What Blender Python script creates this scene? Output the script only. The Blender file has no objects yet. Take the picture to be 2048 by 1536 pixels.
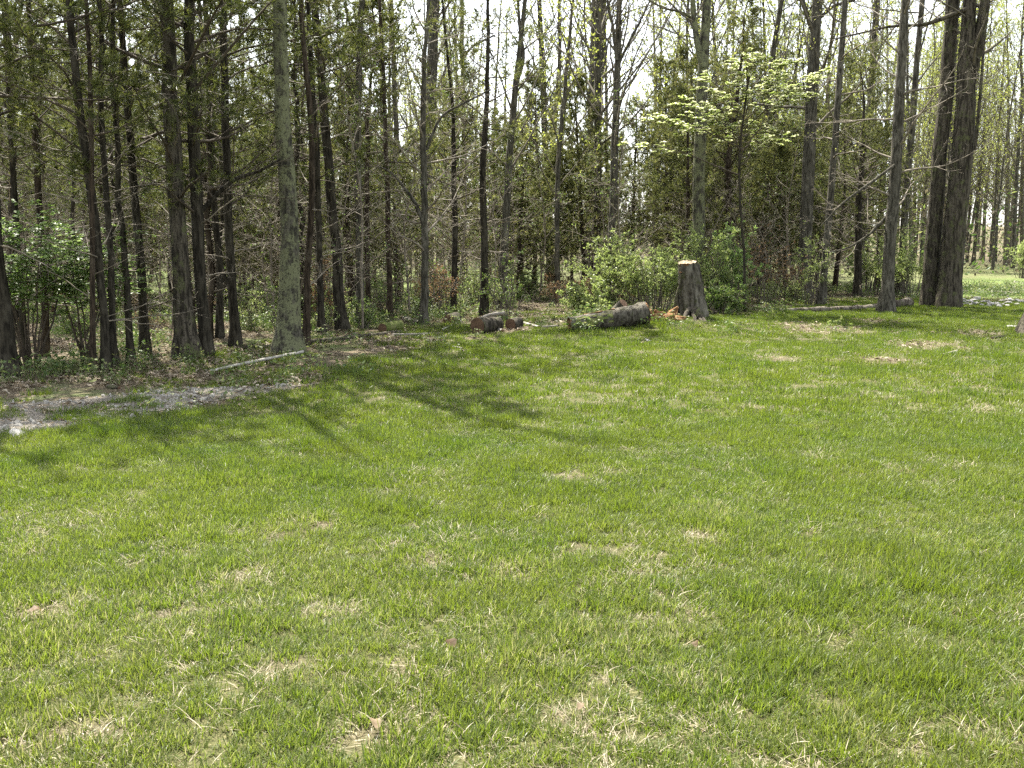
import bpy, math
import numpy as np

# ------------------------------------------------------------------ camera, world, sun, exposure
scene = bpy.context.scene
col = scene.collection
R = math.radians
CAM_H = 1.6
FPX = 1991.0                      # focal length in pixels of the 2048 px wide photograph
HORIZON = 480.0
PITCH = math.atan((768.0 - HORIZON) / FPX)
cam_d = bpy.data.cameras.new('camera')
cam_d.sensor_width = 36.0
cam_d.lens = 36.0 * FPX / 2048.0
cam_d.clip_start = 0.05
cam_d.clip_end = 2000.0
cam = bpy.data.objects.new('camera', cam_d)
cam.location = (0, 0, CAM_H)
cam.rotation_euler = (math.pi / 2 - PITCH, 0, 0)
col.objects.link(cam)
scene.camera = cam

SUN_EL, SUN_AZ = R(57), R(-27)    # azimuth clockwise from +Y (the view direction): front left
world = bpy.data.worlds.new('World')
scene.world = world
world.use_nodes = True
wn = world.node_tree
for n in list(wn.nodes):
    wn.nodes.remove(n)
sky = wn.nodes.new('ShaderNodeTexSky')
sky.sky_type = 'NISHITA'
sky.sun_disc = False
sky.sun_elevation = SUN_EL
sky.sun_rotation = SUN_AZ
sky.air_density = 1.0
sky.dust_density = 2.0
sky.ozone_density = 1.0
bg = wn.nodes.new('ShaderNodeBackground')
bg.inputs['Strength'].default_value = 0.12
wo = wn.nodes.new('ShaderNodeOutputWorld')
hz = wn.nodes.new('ShaderNodeHueSaturation')   # thin high cloud: a paler, whiter sky
hz.inputs['Saturation'].default_value = 0.33
wn.links.new(sky.outputs['Color'], hz.inputs['Color'])
wn.links.new(hz.outputs['Color'], bg.inputs['Color'])
wn.links.new(bg.outputs['Background'], wo.inputs['Surface'])

sun_d = bpy.data.lights.new('sun', 'SUN')
sun_d.energy = 5.0
sun_d.angle = R(0.53)
sun_d.color = (1.0, 0.95, 0.86)
sun = bpy.data.objects.new('sun', sun_d)
sun.rotation_euler = (math.pi / 2 - SUN_EL, 0, math.pi - SUN_AZ)
col.objects.link(sun)

vs = scene.view_settings
vs.view_transform = 'Standard'
vs.look = 'None'
vs.exposure = 2.1
vs.gamma = 1.0
vs.use_curve_mapping = False
cy = scene.cycles
cy.max_bounces = 4
cy.diffuse_bounces = 3
cy.glossy_bounces = 2
cy.transmission_bounces = 3
cy.use_adaptive_sampling = True
cy.adaptive_threshold = 0.02
cy.transparent_max_bounces = 4
cy.sample_clamp_indirect = 6.0
cy.use_denoising = False
cy.caustics_reflective = False
cy.caustics_refractive = False

# ------------------------------------------------------------------ helpers
rng = np.random.default_rng(11)


def hash2(ix, iy, seed):
    h = (ix.astype(np.int64) * 374761393 + iy.astype(np.int64) * 668265263 + seed * 974711) & 0xffffffff
    h = ((h ^ (h >> 13)) * 1274126177) & 0xffffffff
    return ((h ^ (h >> 16)) & 0xffffff) / float(0xffffff)


def vnoise(x, y, seed=0):
    x = np.asarray(x, float); y = np.asarray(y, float)
    ix = np.floor(x); iy = np.floor(y)
    fx = x - ix; fy = y - iy
    fx = fx * fx * (3 - 2 * fx); fy = fy * fy * (3 - 2 * fy)
    a = hash2(ix, iy, seed); b = hash2(ix + 1, iy, seed)
    c = hash2(ix, iy + 1, seed); d = hash2(ix + 1, iy + 1, seed)
    return (a * (1 - fx) + b * fx) * (1 - fy) + (c * (1 - fx) + d * fx) * fy


def fbm(x, y, seed=0, o=3):
    s = 0; a = .5; t = 0
    for i in range(o):
        s = s + a * vnoise(x * 2 ** i, y * 2 ** i, seed + i * 17); t += a; a *= .5
    return s / t


def sstep(a, b, x):
    t = np.clip((np.asarray(x, float) - a) / (b - a), 0, 1)
    return t * t * (3 - 2 * t)


MX, MY = 2.7, 18.4                # low mound that carries the stump and the big log


def tz(x, y):
    x = np.asarray(x, float); y = np.asarray(y, float)
    z = 0.10 * (fbm(x / 7, y / 7, 3) - .5) * sstep(3, 9, y) + 0.03 * (fbm(x / 1.1, y / 1.1, 5) - .5)
    z = z + 0.2 * np.exp(-((x - MX) / 2.1) ** 2 - ((y - MY) / 1.3) ** 2)
    z = z - 0.35 * sstep(17, 26, y) * sstep(2, -6, x)
    z = z + 0.06 * np.clip(y - 90, 0, 60)
    return z


CP, SP = math.cos(PITCH), math.sin(PITCH)


def ray(u, v):
    a = (u - 1024.0) / FPX; b = (768.0 - v) / FPX
    return np.array([a, CP + b * SP, -SP + b * CP])


def at_y(u, v, Y):
    d = ray(u, v)
    return d * (Y / d[1]) + np.array([0, 0, CAM_H])


def ground(u, v):
    d = ray(u, v)
    Ys = np.geomspace(1.5, 140, 500)
    f = Ys / d[1] * d[2] + CAM_H - tz(d[0] * Ys / d[1], Ys)
    k = int(np.argmax(f <= 0)) or 499
    lo, hi = Ys[k - 1], Ys[k]
    Ys = np.linspace(lo, hi, 60)
    f = Ys / d[1] * d[2] + CAM_H - tz(d[0] * Ys / d[1], Ys)
    p = d * (Ys[int(np.argmax(f <= 0))] / d[1])
    return np.array([p[0], p[1], float(tz(p[0], p[1]))])


def mix_rgb(nt, fac, a, b):
    m = nt.nodes.new('ShaderNodeMix'); m.data_type = 'RGBA'
    for s, v in ((m.inputs[0], fac), (m.inputs[6], a), (m.inputs[7], b)):
        if hasattr(v, 'is_linked'):
            nt.links.new(v, s)
        else:
            s.default_value = v if not isinstance(v, tuple) else (*v, 1)
    return m.outputs[2]


def new_mat(name):
    m = bpy.data.materials.new(name); m.use_nodes = True
    nt = m.node_tree
    for n in list(nt.nodes):
        nt.nodes.remove(n)
    out = nt.nodes.new('ShaderNodeOutputMaterial')
    return m, nt, out


def noise_n(nt, scale, detail=4, rough=.55, vec=None, stretch=None, coord='Object'):
    n = nt.nodes.new('ShaderNodeTexNoise')
    n.inputs['Scale'].default_value = scale
    n.inputs['Detail'].default_value = detail
    n.inputs['Roughness'].default_value = rough
    if vec is None:
        tc = nt.nodes.new('ShaderNodeTexCoord'); vec = tc.outputs[coord]
    if stretch:
        mp = nt.nodes.new('ShaderNodeMapping'); mp.inputs['Scale'].default_value = stretch
        nt.links.new(vec, mp.inputs['Vector']); vec = mp.outputs['Vector']
    nt.links.new(vec, n.inputs['Vector'])
    return n.outputs['Fac']


def ramp(nt, fac, stops):
    r = nt.nodes.new('ShaderNodeValToRGB')
    e = r.color_ramp.elements
    while len(e) < len(stops):
        e.new(0.5)
    for i, (p, c) in enumerate(stops):
        e[i].position = p; e[i].color = (*c, 1) if len(c) == 3 else c
    nt.links.new(fac, r.inputs['Fac'])
    return r.outputs['Color']


def math_n(nt, op, a, b=None, clamp=False):
    m = nt.nodes.new('ShaderNodeMath'); m.operation = op; m.use_clamp = clamp
    for s, v in ((m.inputs[0], a), (m.inputs[1], b)):
        if v is None:
            continue
        if hasattr(v, 'is_linked'):
            nt.links.new(v, s)
        else:
            s.default_value = v
    return m.outputs[0]


def attr_n(nt, name, kind='GEOMETRY'):
    a = nt.nodes.new('ShaderNodeAttribute'); a.attribute_name = name; a.attribute_type = kind
    return a.outputs['Fac']


def principled(nt, color, rough=.9, spec=.2, bump=None, bump_s=.5, bump_d=.02):
    p = nt.nodes.new('ShaderNodeBsdfPrincipled')
    if hasattr(color, 'is_linked'):
        nt.links.new(color, p.inputs['Base Color'])
    else:
        p.inputs['Base Color'].default_value = (*color, 1)
    p.inputs['Roughness'].default_value = rough
    p.inputs['Specular IOR Level'].default_value = spec
    if bump is not None:
        b = nt.nodes.new('ShaderNodeBump')
        b.inputs['Strength'].default_value = bump_s; b.inputs['Distance'].default_value = bump_d
        nt.links.new(bump, b.inputs['Height']); nt.links.new(b.outputs['Normal'], p.inputs['Normal'])
    return p


def bark_mat(name, dark, light, patch=None, patch_amt=.5, furrow=26, pale=None):
    m, nt, out = new_mat(name)
    f = noise_n(nt, furrow, 5, .65, stretch=(1, 1, .16))
    g = noise_n(nt, furrow * .35, 4, .6, stretch=(1, 1, .35))
    c = ramp(nt, f, [(.41, dark), (.58, light)])
    if patch is not None:
        pn = noise_n(nt, 7, 5, .7, stretch=(1, 1, .7))
        c = mix_rgb(nt, ramp(nt, pn, [(patch_amt - .04, (0, 0, 0)), (patch_amt + .06, (1, 1, 1))]), c, patch)
        sp = noise_n(nt, 34, 3, .6)
        c = mix_rgb(nt, ramp(nt, sp, [(.57, (0, 0, 0)), (.64, (1, 1, 1))]), c, dark)
    if pale is not None:
        c = mix_rgb(nt, ramp(nt, g, [(.52, (0, 0, 0)), (.7, (1, 1, 1))]), c, pale)
    h = math_n(nt, 'ADD', f, math_n(nt, 'MULTIPLY', g, .6))
    p = principled(nt, c, .95, .15, h, 1.0, .035)
    nt.links.new(p.outputs[0], out.inputs['Surface'])
    return m


def leaf_mat(name, stops, trans=.45, rough=.45, spec=.35, dry=False, world_var=None):
    m, nt, out = new_mat(name)
    t = attr_n(nt, 'tone')
    oi = nt.nodes.new('ShaderNodeObjectInfo')
    t = math_n(nt, 'ADD', t, math_n(nt, 'MULTIPLY', math_n(nt, 'SUBTRACT', oi.outputs['Random'], .5), .16))
    if dry:
        t = math_n(nt, 'ADD', t, attr_n(nt, 'dry', 'INSTANCER'))
    t = math_n(nt, 'ADD', t, 0.0, True)
    c = ramp(nt, t, stops)
    if world_var:
        ge = nt.nodes.new('ShaderNodeNewGeometry')
        wv = noise_n(nt, world_var[0], 3, .5, vec=ge.outputs['Position'])
        c = mix_rgb(nt, ramp(nt, wv, [(.35, (0, 0, 0)), (.65, (world_var[2],) * 3)]), c, world_var[1])
    p = principled(nt, c, rough, spec)
    tr = nt.nodes.new('ShaderNodeBsdfTranslucent')
    hs = nt.nodes.new('ShaderNodeHueSaturation')
    hs.inputs['Saturation'].default_value = 1.15; hs.inputs['Value'].default_value = 1.25
    nt.links.new(c, hs.inputs['Color']); nt.links.new(hs.outputs['Color'], tr.inputs['Color'])
    mx = nt.nodes.new('ShaderNodeMixShader'); mx.inputs[0].default_value = trans
    nt.links.new(p.outputs[0], mx.inputs[1]); nt.links.new(tr.outputs[0], mx.inputs[2])
    nt.links.new(mx.outputs[0], out.inputs['Surface'])
    return m


def plain_mat(name, stops, scale=8, rough=.9, spec=.2, bump=.4, bd=.01, stretch=None, detail=5):
    m, nt, out = new_mat(name)
    f = noise_n(nt, scale, detail, .65, stretch=stretch)
    c = ramp(nt, f, stops)
    p = principled(nt, c, rough, spec, f, bump, bd)
    nt.links.new(p.outputs[0], out.inputs['Surface'])
    return m


# ---- mesh building -------------------------------------------------
class MB:
    def __init__(s):
        s.v = []; s.q = []; s.t = []; s.qm = []; s.tm = []; s.tone = []; s.n = 0

    def add(s, v, quads=None, tris=None, mat=0, tone=.5):
        v = np.asarray(v, float).reshape(-1, 3)
        s.v.append(v)
        s.tone.append(np.broadcast_to(np.asarray(tone, float), (len(v),)))
        if quads is not None and len(quads):
            q = np.asarray(quads, np.int64).reshape(-1, 4) + s.n
            s.q.append(q); s.qm.append(np.full(len(q), mat))
        if tris is not None and len(tris):
            t = np.asarray(tris, np.int64).reshape(-1, 3) + s.n
            s.t.append(t); s.tm.append(np.full(len(t), mat))
        s.n += len(v)

    def tubes(s, P, Rr, sides=5, mat=0, cap=False, rough=0.0, rg=None):
        P = np.asarray(P, float); Rr = np.asarray(Rr, float)
        if P.ndim == 2:
            P = P[None]; Rr = Rr[None]
        m, n = P.shape[:2]
        if m == 0:
            return
        T = np.gradient(P, axis=1)
        T /= np.linalg.norm(T, axis=2, keepdims=True) + 1e-9
        ref = np.zeros((m, 1, 3)); mean = P[:, -1] - P[:, 0]
        hor = np.abs(mean[:, 2]) < .7 * np.linalg.norm(mean, axis=1)
        ref[:, 0, 0] = np.where(hor, 0, 1); ref[:, 0, 2] = np.where(hor, 1, 0)
        A = np.cross(T, np.broadcast_to(ref, T.shape)); A /= np.linalg.norm(A, axis=2, keepdims=True) + 1e-9
        B = np.cross(T, A)
        th = np.arange(sides) * 2 * math.pi / sides
        rad = Rr[:, :, None] * np.ones((1, 1, sides))
        if rough > 0:
            rad = rad * (1 + rough * (rg.random((m, n, sides)) - .5))
        V = P[:, :, None, :] + rad[..., None] * (np.cos(th)[None, None, :, None] * A[:, :, None, :] + np.sin(th)[None, None, :, None] * B[:, :, None, :])
        i = np.arange(n - 1)[:, None] * sides; k = np.arange(sides)[None]; k2 = (k + 1) % sides
        q = np.stack([i + k, i + k2, i + sides + k2, i + sides + k], -1).reshape(-1, 4)
        Q = (q[None] + (np.arange(m) * n * sides)[:, None, None]).reshape(-1, 4)
        s.add(V.reshape(-1, 3), quads=Q, mat=mat)
        if cap:
            for j in range(m):
                for e in (0, n - 1):
                    ring = V[j, e]; c = ring.mean(0)
                    vv = np.vstack([ring, c[None]])
                    tr = [(a, (a + 1) % sides, sides) for a in range(sides)]
                    s.add(vv, tris=tr, mat=mat)

    def leaves(s, C, A, L, W, rg, mat=0, tone=None, flat=0.0, up=None):
        m = len(C)
        if m == 0:
            return
        A = A / (np.linalg.norm(A, axis=1, keepdims=True) + 1e-9)
        N = rg.normal(size=(m, 3))
        if flat > 0:
            N = N * (1 - flat) + np.array([0, 0, 1.5]) * flat
        S = np.cross(A, N); S /= np.linalg.norm(S, axis=1, keepdims=True) + 1e-9
        Nn = np.cross(S, A)
        L = np.broadcast_to(L, (m,))[:, None]; W = np.broadcast_to(W, (m,))[:, None]
        V = np.stack([C, C + A * L * .45 + S * W * .5 + Nn * L * .08, C + A * L, C + A * L * .45 - S * W * .5 + Nn * L * .08], 1)
        q = np.arange(m * 4).reshape(m, 4)
        if tone is None:
            tone = rg.random(m)
        s.add(V.reshape(-1, 3), quads=q, mat=mat, tone=np.repeat(tone, 4))

    def needles(s, C, A, L, W, rg, mat=0, tone=None):
        m = len(C)
        if m == 0:
            return
        A = A / (np.linalg.norm(A, axis=1, keepdims=True) + 1e-9)
        S = np.cross(A, rg.normal(size=(m, 3))); S /= np.linalg.norm(S, axis=1, keepdims=True) + 1e-9
        L = np.broadcast_to(L, (m,))[:, None]; W = np.broadcast_to(W, (m,))[:, None]
        V = np.stack([C - S * W * .5, C + S * W * .5, C + A * L], 1)
        if tone is None:
            tone = rg.random(m)
        s.add(V.reshape(-1, 3), tris=np.arange(m * 3).reshape(m, 3), mat=mat, tone=np.repeat(tone, 3))

    def mesh(s, name, mats, smooth=True):
        me = bpy.data.meshes.new(name)
        V = np.concatenate(s.v) if s.v else np.zeros((0, 3))
        Q = np.concatenate(s.q) if s.q else np.zeros((0, 4), np.int64)
        T = np.concatenate(s.t) if s.t else np.zeros((0, 3), np.int64)
        me.vertices.add(len(V)); me.vertices.foreach_set('co', V.astype(np.float32).ravel())
        loops = np.concatenate([Q.ravel(), T.ravel()]).astype(np.int32)
        me.loops.add(len(loops)); me.loops.foreach_set('vertex_index', loops)
        starts = np.concatenate([np.arange(len(Q)) * 4, len(Q) * 4 + np.arange(len(T)) * 3]).astype(np.int32)
        me.polygons.add(len(starts)); me.polygons.foreach_set('loop_start', starts)
        mi = np.concatenate([np.concatenate(s.qm) if s.qm else np.zeros(0), np.concatenate(s.tm) if s.tm else np.zeros(0)]).astype(np.int32)
        for m in mats:
            me.materials.append(m)
        me.polygons.foreach_set('material_index', mi)
        me.polygons.foreach_set('use_smooth', np.full(len(starts), smooth))
        a = me.attributes.new('tone', 'FLOAT', 'POINT')
        a.data.foreach_set('value', np.concatenate(s.tone).astype(np.float32) if s.tone else np.zeros(0, np.float32))
        me.update(calc_edges=True)
        return me

    def obj(s, name, mats, parent=None, smooth=True):
        o = bpy.data.objects.new(name, s.mesh(name, mats if isinstance(mats, (list, tuple)) else [mats], smooth))
        col.objects.link(o)
        if parent is not None:
            o.parent = parent
        return o


def tag(o, label=None, cat=None, group=None, kind=None):
    if label: o['label'] = label
    if cat: o['category'] = cat
    if group: o['group'] = group
    if kind: o['kind'] = kind
    return o


def empty(name, loc):
    o = bpy.data.objects.new(name, None); col.objects.link(o)
    o.empty_display_size = .2; o.location = loc
    return o


KIDS = {}


def copy_tree(root):
    c = root.copy(); col.objects.link(c)
    for ch in root.children:
        k = ch.copy(); col.objects.link(k); k.parent = c
        for g in ch.children:
            j = g.copy(); col.objects.link(j); j.parent = k
    return c


def interp(P, t):
    n = P.shape[1]
    f = np.clip(t, 0, 1) * (n - 1)
    i = np.minimum(f.astype(int), n - 2); w = (f - i)
    m = np.arange(P.shape[0])[:, None]
    a = P[m, i]; b = P[m, i + 1]
    if P.ndim == 3:
        return a + (b - a) * w[..., None], b - a
    return a + (b - a) * w


def grow(P, Rr, k, tr, length, ang, n, rg, trop=.1, jit=.15, rratio=.5, tip=.2, prof=None, rel=False, flatten=0.0, rmin=.0015, angj=.25, rmax=9):
    P = np.asarray(P, float); Rr = np.asarray(Rr, float)
    if P.ndim == 2:
        P = P[None]; Rr = Rr[None]
    m = P.shape[0]
    t = tr[0] + (tr[1] - tr[0]) * (np.arange(k)[None] + rg.random((m, k))) / k
    pos, tan = interp(P, t); rad = interp(Rr, t)
    tan = tan / (np.linalg.norm(tan, axis=2, keepdims=True) + 1e-9)
    L = length * np.ones((m, k))
    if rel:
        pl = np.linalg.norm(np.diff(P, axis=1), axis=2).sum(1)
        L = L * pl[:, None] * (1.15 - .75 * t)
    if prof is not None:
        L = L * prof(t)
    L = L * rg.uniform(.6, 1.25, (m, k))
    az = rg.random((m, 1)) * 6.28 + np.arange(k)[None] * 2.399 + rg.normal(0, .35, (m, k))
    ref = np.where(np.abs(tan[..., 2:3]) > .9, np.array([1., 0, 0]), np.array([0, 0, 1.]))
    A = np.cross(tan, ref); A /= np.linalg.norm(A, axis=2, keepdims=True) + 1e-9
    B = np.cross(tan, A)
    perp = np.cos(az)[..., None] * A + np.sin(az)[..., None] * B
    a = ang + rg.normal(0, angj, (m, k))
    d = np.cos(a)[..., None] * tan + np.sin(a)[..., None] * perp
    if flatten > 0:
        d[..., 2] *= (1 - flatten)
        d /= np.linalg.norm(d, axis=2, keepdims=True) + 1e-9
    seg = (L / (n - 1))[..., None]
    pts = [pos]; p = pos
    for i in range(n - 1):
        p = p + d * seg
        pts.append(p)
        d = d + rg.normal(0, jit, d.shape) + np.array([0, 0, trop])
        d /= np.linalg.norm(d, axis=2, keepdims=True) + 1e-9
    P2 = np.stack(pts, 2).reshape(m * k, n, 3)
    r0 = np.clip(rad * rratio, rmin, rmax)
    R2 = (r0[..., None] * np.linspace(1, tip, n)).reshape(m * k, n)
    return P2, np.maximum(R2, rmin * .7)


def along(P, k, rg, lo=.15, hi=1.0):
    t = rg.uniform(lo, hi, (P.shape[0], k))
    c, d = interp(P, t)
    d = d / (np.linalg.norm(d, axis=2, keepdims=True) + 1e-9)
    return c.reshape(-1, 3), d.reshape(-1, 3)


def resample(pts, rad, n):
    pts = np.asarray(pts, float); rad = np.asarray(rad, float)
    s = np.concatenate([[0], np.cumsum(np.linalg.norm(np.diff(pts, axis=0), axis=1))])
    u = np.linspace(0, s[-1], n)
    # smooth: linear interpolation followed by a light blur
    P = np.stack([np.interp(u, s, pts[:, i]) for i in range(3)], 1)
    r = np.interp(u, s, rad)
    for _ in range(2):
        P[1:-1] = (P[:-2] + 2 * P[1:-1] + P[2:]) / 4
        r[1:-1] = (r[:-2] + 2 * r[1:-1] + r[2:]) / 4
    return P, r


# ------------------------------------------------------------------ materials
M = {}
M['bark_pine'] = bark_mat('bark_pine', (.013, .011, .0075), (.046, .04, .028), pale=(.08, .071, .052))
M['bark_red'] = bark_mat('bark_red', (.018, .0135, .009), (.062, .046, .031), furrow=34, pale=(.09, .074, .053))
M['bark_grey'] = bark_mat('bark_grey', (.032, .029, .021), (.1, .092, .07), pale=(.16, .148, .115))
M['bark_oak'] = bark_mat('bark_oak', (.02, .017, .012), (.095, .082, .06), patch=(.085, .09, .04), patch_amt=.57, furrow=20)
M['bark_lichen'] = bark_mat('bark_lichen', (.025, .023, .017), (.095, .088, .065), patch=(.15, .155, .085), patch_amt=.47, furrow=24)
M['twig_pale'] = plain_mat('twig_pale', [(.3, (.085, .07, .048)), (.7, (.26, .225, .17))], 6, .8, .3)
M['twig_dark'] = plain_mat('twig_dark', [(.3, (.03, .023, .015)), (.7, (.1, .08, .055))], 6, .85, .25)
M['twig_grey'] = plain_mat('twig_grey', [(.3, (.06, .052, .037)), (.7, (.17, .15, .11))], 6, .85, .25)
M['pine_needle'] = leaf_mat('pine_needle', [(0, (.04, .052, .016)), (.6, (.085, .098, .03)), (1, (.155, .158, .056))], .46, .5, .3)
M['cedar_leaf'] = leaf_mat('cedar_leaf', [(0, (.055, .068, .024)), (.55, (.115, .128, .046)), (.9, (.185, .182, .072)), (1, (.23, .19, .1))], .46, .55, .25)
M['bud'] = leaf_mat('bud', [(0, (.2, .24, .06)), (1, (.34, .36, .12))], .55, .5, .3)
M['bush_leaf'] = leaf_mat('bush_leaf', [(0, (.13, .17, .055)), (.6, (.25, .3, .11)), (1, (.4, .43, .22))], .5, .4, .4)
M['maple_leaf'] = leaf_mat('maple_leaf', [(0, (.1, .155, .048)), (.7, (.19, .265, .09)), (1, (.31, .38, .17))], .52, .45, .4)
M['weed_leaf'] = leaf_mat('weed_leaf', [(0, (.06, .1, .03)), (.6, (.12, .17, .05)), (1, (.24, .25, .11))], .4, .5, .3)
M['brown_leaf'] = leaf_mat('brown_leaf', [(0, (.085, .056, .031)), (.6, (.15, .1, .056)), (1, (.27, .21, .135))], .4, .6, .2)
M['dogwood_bract'] = leaf_mat('dogwood_bract', [(0, (.2, .27, .07)), (.35, (.36, .41, .16)), (.6, (.72, .72, .52)), (1, (.82, .8, .66))], .5, .5, .3)
M['litter_leaf'] = leaf_mat('litter_leaf', [(0, (.06, .044, .026)), (.5, (.135, .105, .067)), (.85, (.24, .195, .135)), (1, (.4, .35, .27))], .15, .7, .2)
M['grass_blade'] = leaf_mat('grass_blade', [(0, (.058, .093, .016)), (.3, (.088, .127, .023)), (.62, (.128, .166, .036)), (.77, (.18, .205, .068)), (.85, (.27, .255, .135)), (1, (.39, .35, .23))],
                            .5, .46, .4, dry=True, world_var=(1.1, (.128, .152, .03), .5))
M['brush'] = leaf_mat('brush', [(0, (.05, .042, .03)), (.6, (.1, .085, .06)), (1, (.17, .15, .1))], .3, .7, .2)
M['straw'] = leaf_mat('straw', [(0, (.18, .15, .09)), (.6, (.3, .26, .17)), (1, (.44, .38, .27))], .3, .6, .3)
M['gravel_stone'] = plain_mat('gravel_stone', [(.3, (.13, .12, .1)), (.7, (.46, .435, .38))], 3, .9, .2)
M['limestone'] = plain_mat('limestone', [(.3, (.2, .19, .175)), (.55, (.32, .31, .285)), (.75, (.46, .44, .41))], 6, .9, .2, .6, .02)
M['cut_wood'] = plain_mat('cut_wood', [(.3, (.24, .17, .1)), (.7, (.44, .36, .25))], 14, .85, .2, .5, .01)
M['cut_old'] = plain_mat('cut_old', [(.3, (.06, .038, .024)), (.7, (.17, .105, .065))], 12, .9, .15, .6, .01)
M['rot_wood'] = plain_mat('rot_wood', [(.3, (.07, .04, .02)), (.5, (.2, .11, .052)), (.75, (.34, .22, .12))], 13, .95, .1, 1, .03, stretch=(1, 1, .5))
M['grey_wood'] = plain_mat('grey_wood', [(.3, (.13, .115, .09)), (.7, (.32, .29, .24))], 9, .85, .25, .6, .01, stretch=(1, 1, .15))
M['log_bark'] = bark_mat('log_bark', (.05, .04, .03), (.2, .175, .135), patch=(.09, .095, .04), patch_amt=.6, furrow=14, pale=(.28, .25, .2))
M['pole_wood'] = plain_mat('pole_wood', [(.3, (.2, .185, .155)), (.7, (.46, .43, .37))], 9, .8, .3, .4, .006)
M['moss'] = plain_mat('moss', [(.35, (.06, .085, .02)), (.5, (.13, .15, .045)), (.68, (.22, .19, .11))], 15, .95, .1, 1, .02)

# ------------------------------------------------------------------ ground regions
EDGE_PX = [(-700, 980), (-300, 915), (0, 874), (150, 862), (300, 836), (450, 806), (560, 786), (640, 768), (690, 742), (740, 716), (830, 700), (930, 684),
           (1010, 668), (1090, 654), (1140, 642), (1220, 632), (1300, 628), (1420, 630), (1500, 630), (1560, 622), (1650, 610), (1760, 603), (1860, 598), (1930, 600), (2060, 606), (2400, 612)]
EDGE = np.array([ground(u, v)[:2] for u, v in EDGE_PX])
LAWN = np.vstack([[[-40, EDGE[0, 1] - 6]], EDGE, [[60, EDGE[-1, 1]], [60, -25], [-40, -25]]])
TRACK_UP = [(640, 767), (560, 770), (450, 773), (300, 780), (150, 797), (0, 806), (-300, 838), (-700, 880)]
TRACK = np.vstack([EDGE[:8], np.array([ground(u, v)[:2] for u, v in TRACK_UP])])
DRIVE = np.array([ground(u, v)[:2] for u, v in [(1880, 594), (2060, 600), (2500, 606), (2500, 560), (2060, 559), (1880, 558)]])


def sdist(poly, x, y):
    x = np.asarray(x, float); y = np.asarray(y, float)
    d = np.full(x.shape, 1e9); ins = np.zeros(x.shape, bool)
    n = len(poly)
    for i in range(n):
        ax, ay = poly[i]; bx, by = poly[(i + 1) % n]
        ex, ey = bx - ax, by - ay
        t = np.clip(((x - ax) * ex + (y - ay) * ey) / (ex * ex + ey * ey + 1e-12), 0, 1)
        d = np.minimum(d, np.hypot(x - ax - t * ex, y - ay - t * ey))
        c = ((ay > y) != (by > y)) & (x < (bx - ax) * (y - ay) / (by - ay + 1e-12) + ax)
        ins ^= c
    return np.where(ins, d, -d)


# bare or straw-coloured places in the lawn: pixel centre and half sizes
BARE_PX = [(610, 1050, 70, 13), (545, 1072, 36, 14), (70, 1238, 75, 22), (485, 1160, 45, 22), (395, 1180, 30, 12), (900, 1125, 80, 16), (1020, 1150, 55, 15),
           (800, 1345, 36, 46), (130, 1470, 130, 36), (1138, 953, 24, 8), (1240, 945, 30, 10), (1872, 787, 22, 7), (1760, 722, 90, 10), (1850, 690, 70, 8), (1640, 656, 110, 10), (1760, 645, 60, 7),
           (2010, 1440, 90, 60), (1280, 1105, 40, 14), (1150, 1095, 36, 16), (1410, 1075, 45, 16), (1170, 1240, 30, 20), (760, 1470, 50, 26), (1380, 1380, 70, 22), (1640, 1420, 70, 30),
           (1160, 1430, 24, 26), (1950, 665, 60, 7), (1560, 720, 40, 6), (680, 1230, 40, 12), (560, 1330, 60, 20), (340, 1230, 40, 12), (1540, 1460, 60, 26), (1800, 1500, 90, 30)]
BARE = []
for u, v, a, b in BARE_PX:
    c = ground(u, v); cx = ground(u + a, v); cyy = ground(u, v - b)
    BARE.append((c[0], c[1], abs(cx[0] - c[0]) + .03, abs(cyy[1] - c[1]) + .03))


def bare(x, y):
    s = np.zeros(np.shape(x))
    wx = x + .22 * (fbm(x * 4, y * 4, 40) - .5); wy = y + .22 * (fbm(x * 4, y * 4, 41) - .5)
    for cx, cyy, a, b in BARE:
        soft = .45 if (cyy < 5 and cx > .4) else 1.0
        s = np.maximum(s, soft * sstep(1.25, .45, np.sqrt(((wx - cx) / a) ** 2 + ((wy - cyy) / b) ** 2)))
    return s


def masks(x, y):
    j = .5 * (fbm(x * .9, y * .9, 21) - .5) + .25 * (fbm(x * 4, y * 4, 22) - .5)
    sl = sdist(LAWN, x, y)
    lawn = sstep(-.22, .22, sl + j)
    track = sstep(-.15, .25, sdist(TRACK, x, y) + j * .7)
    drive = sstep(-.3, .5, sdist(DRIVE, x, y) + j)
    return lawn, track, drive, sl


# ground sheet
def axis(lo, a, b, hi, st):
    core = np.arange(a, b + 1e-6, st)
    up = [core[-1]]; s = st
    while up[-1] < hi:
        s *= 1.22; up.append(up[-1] + s)
    dn = [core[0]]; s = st
    while dn[-1] > lo:
        s *= 1.22; dn.append(dn[-1] - s)
    return np.concatenate([dn[:0:-1], core, up[1:]])


gx = axis(-320, -10, 13, 320, .155); gy = axis(-60, 1.5, 27, 600, .155)
X, Y = np.meshgrid(gx, gy)
Z = tz(X, Y)
lawn, track, drive, sl = masks(X.ravel(), Y.ravel())
nx, ny = len(gx), len(gy)
i = np.arange(ny - 1)[:, None] * nx + np.arange(nx - 1)[None]
gq = np.stack([i, i + 1, i + nx + 1, i + nx], -1).reshape(-1, 4)
g = MB(); g.add(np.stack([X, Y, Z], -1).reshape(-1, 3), quads=gq)

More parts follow.
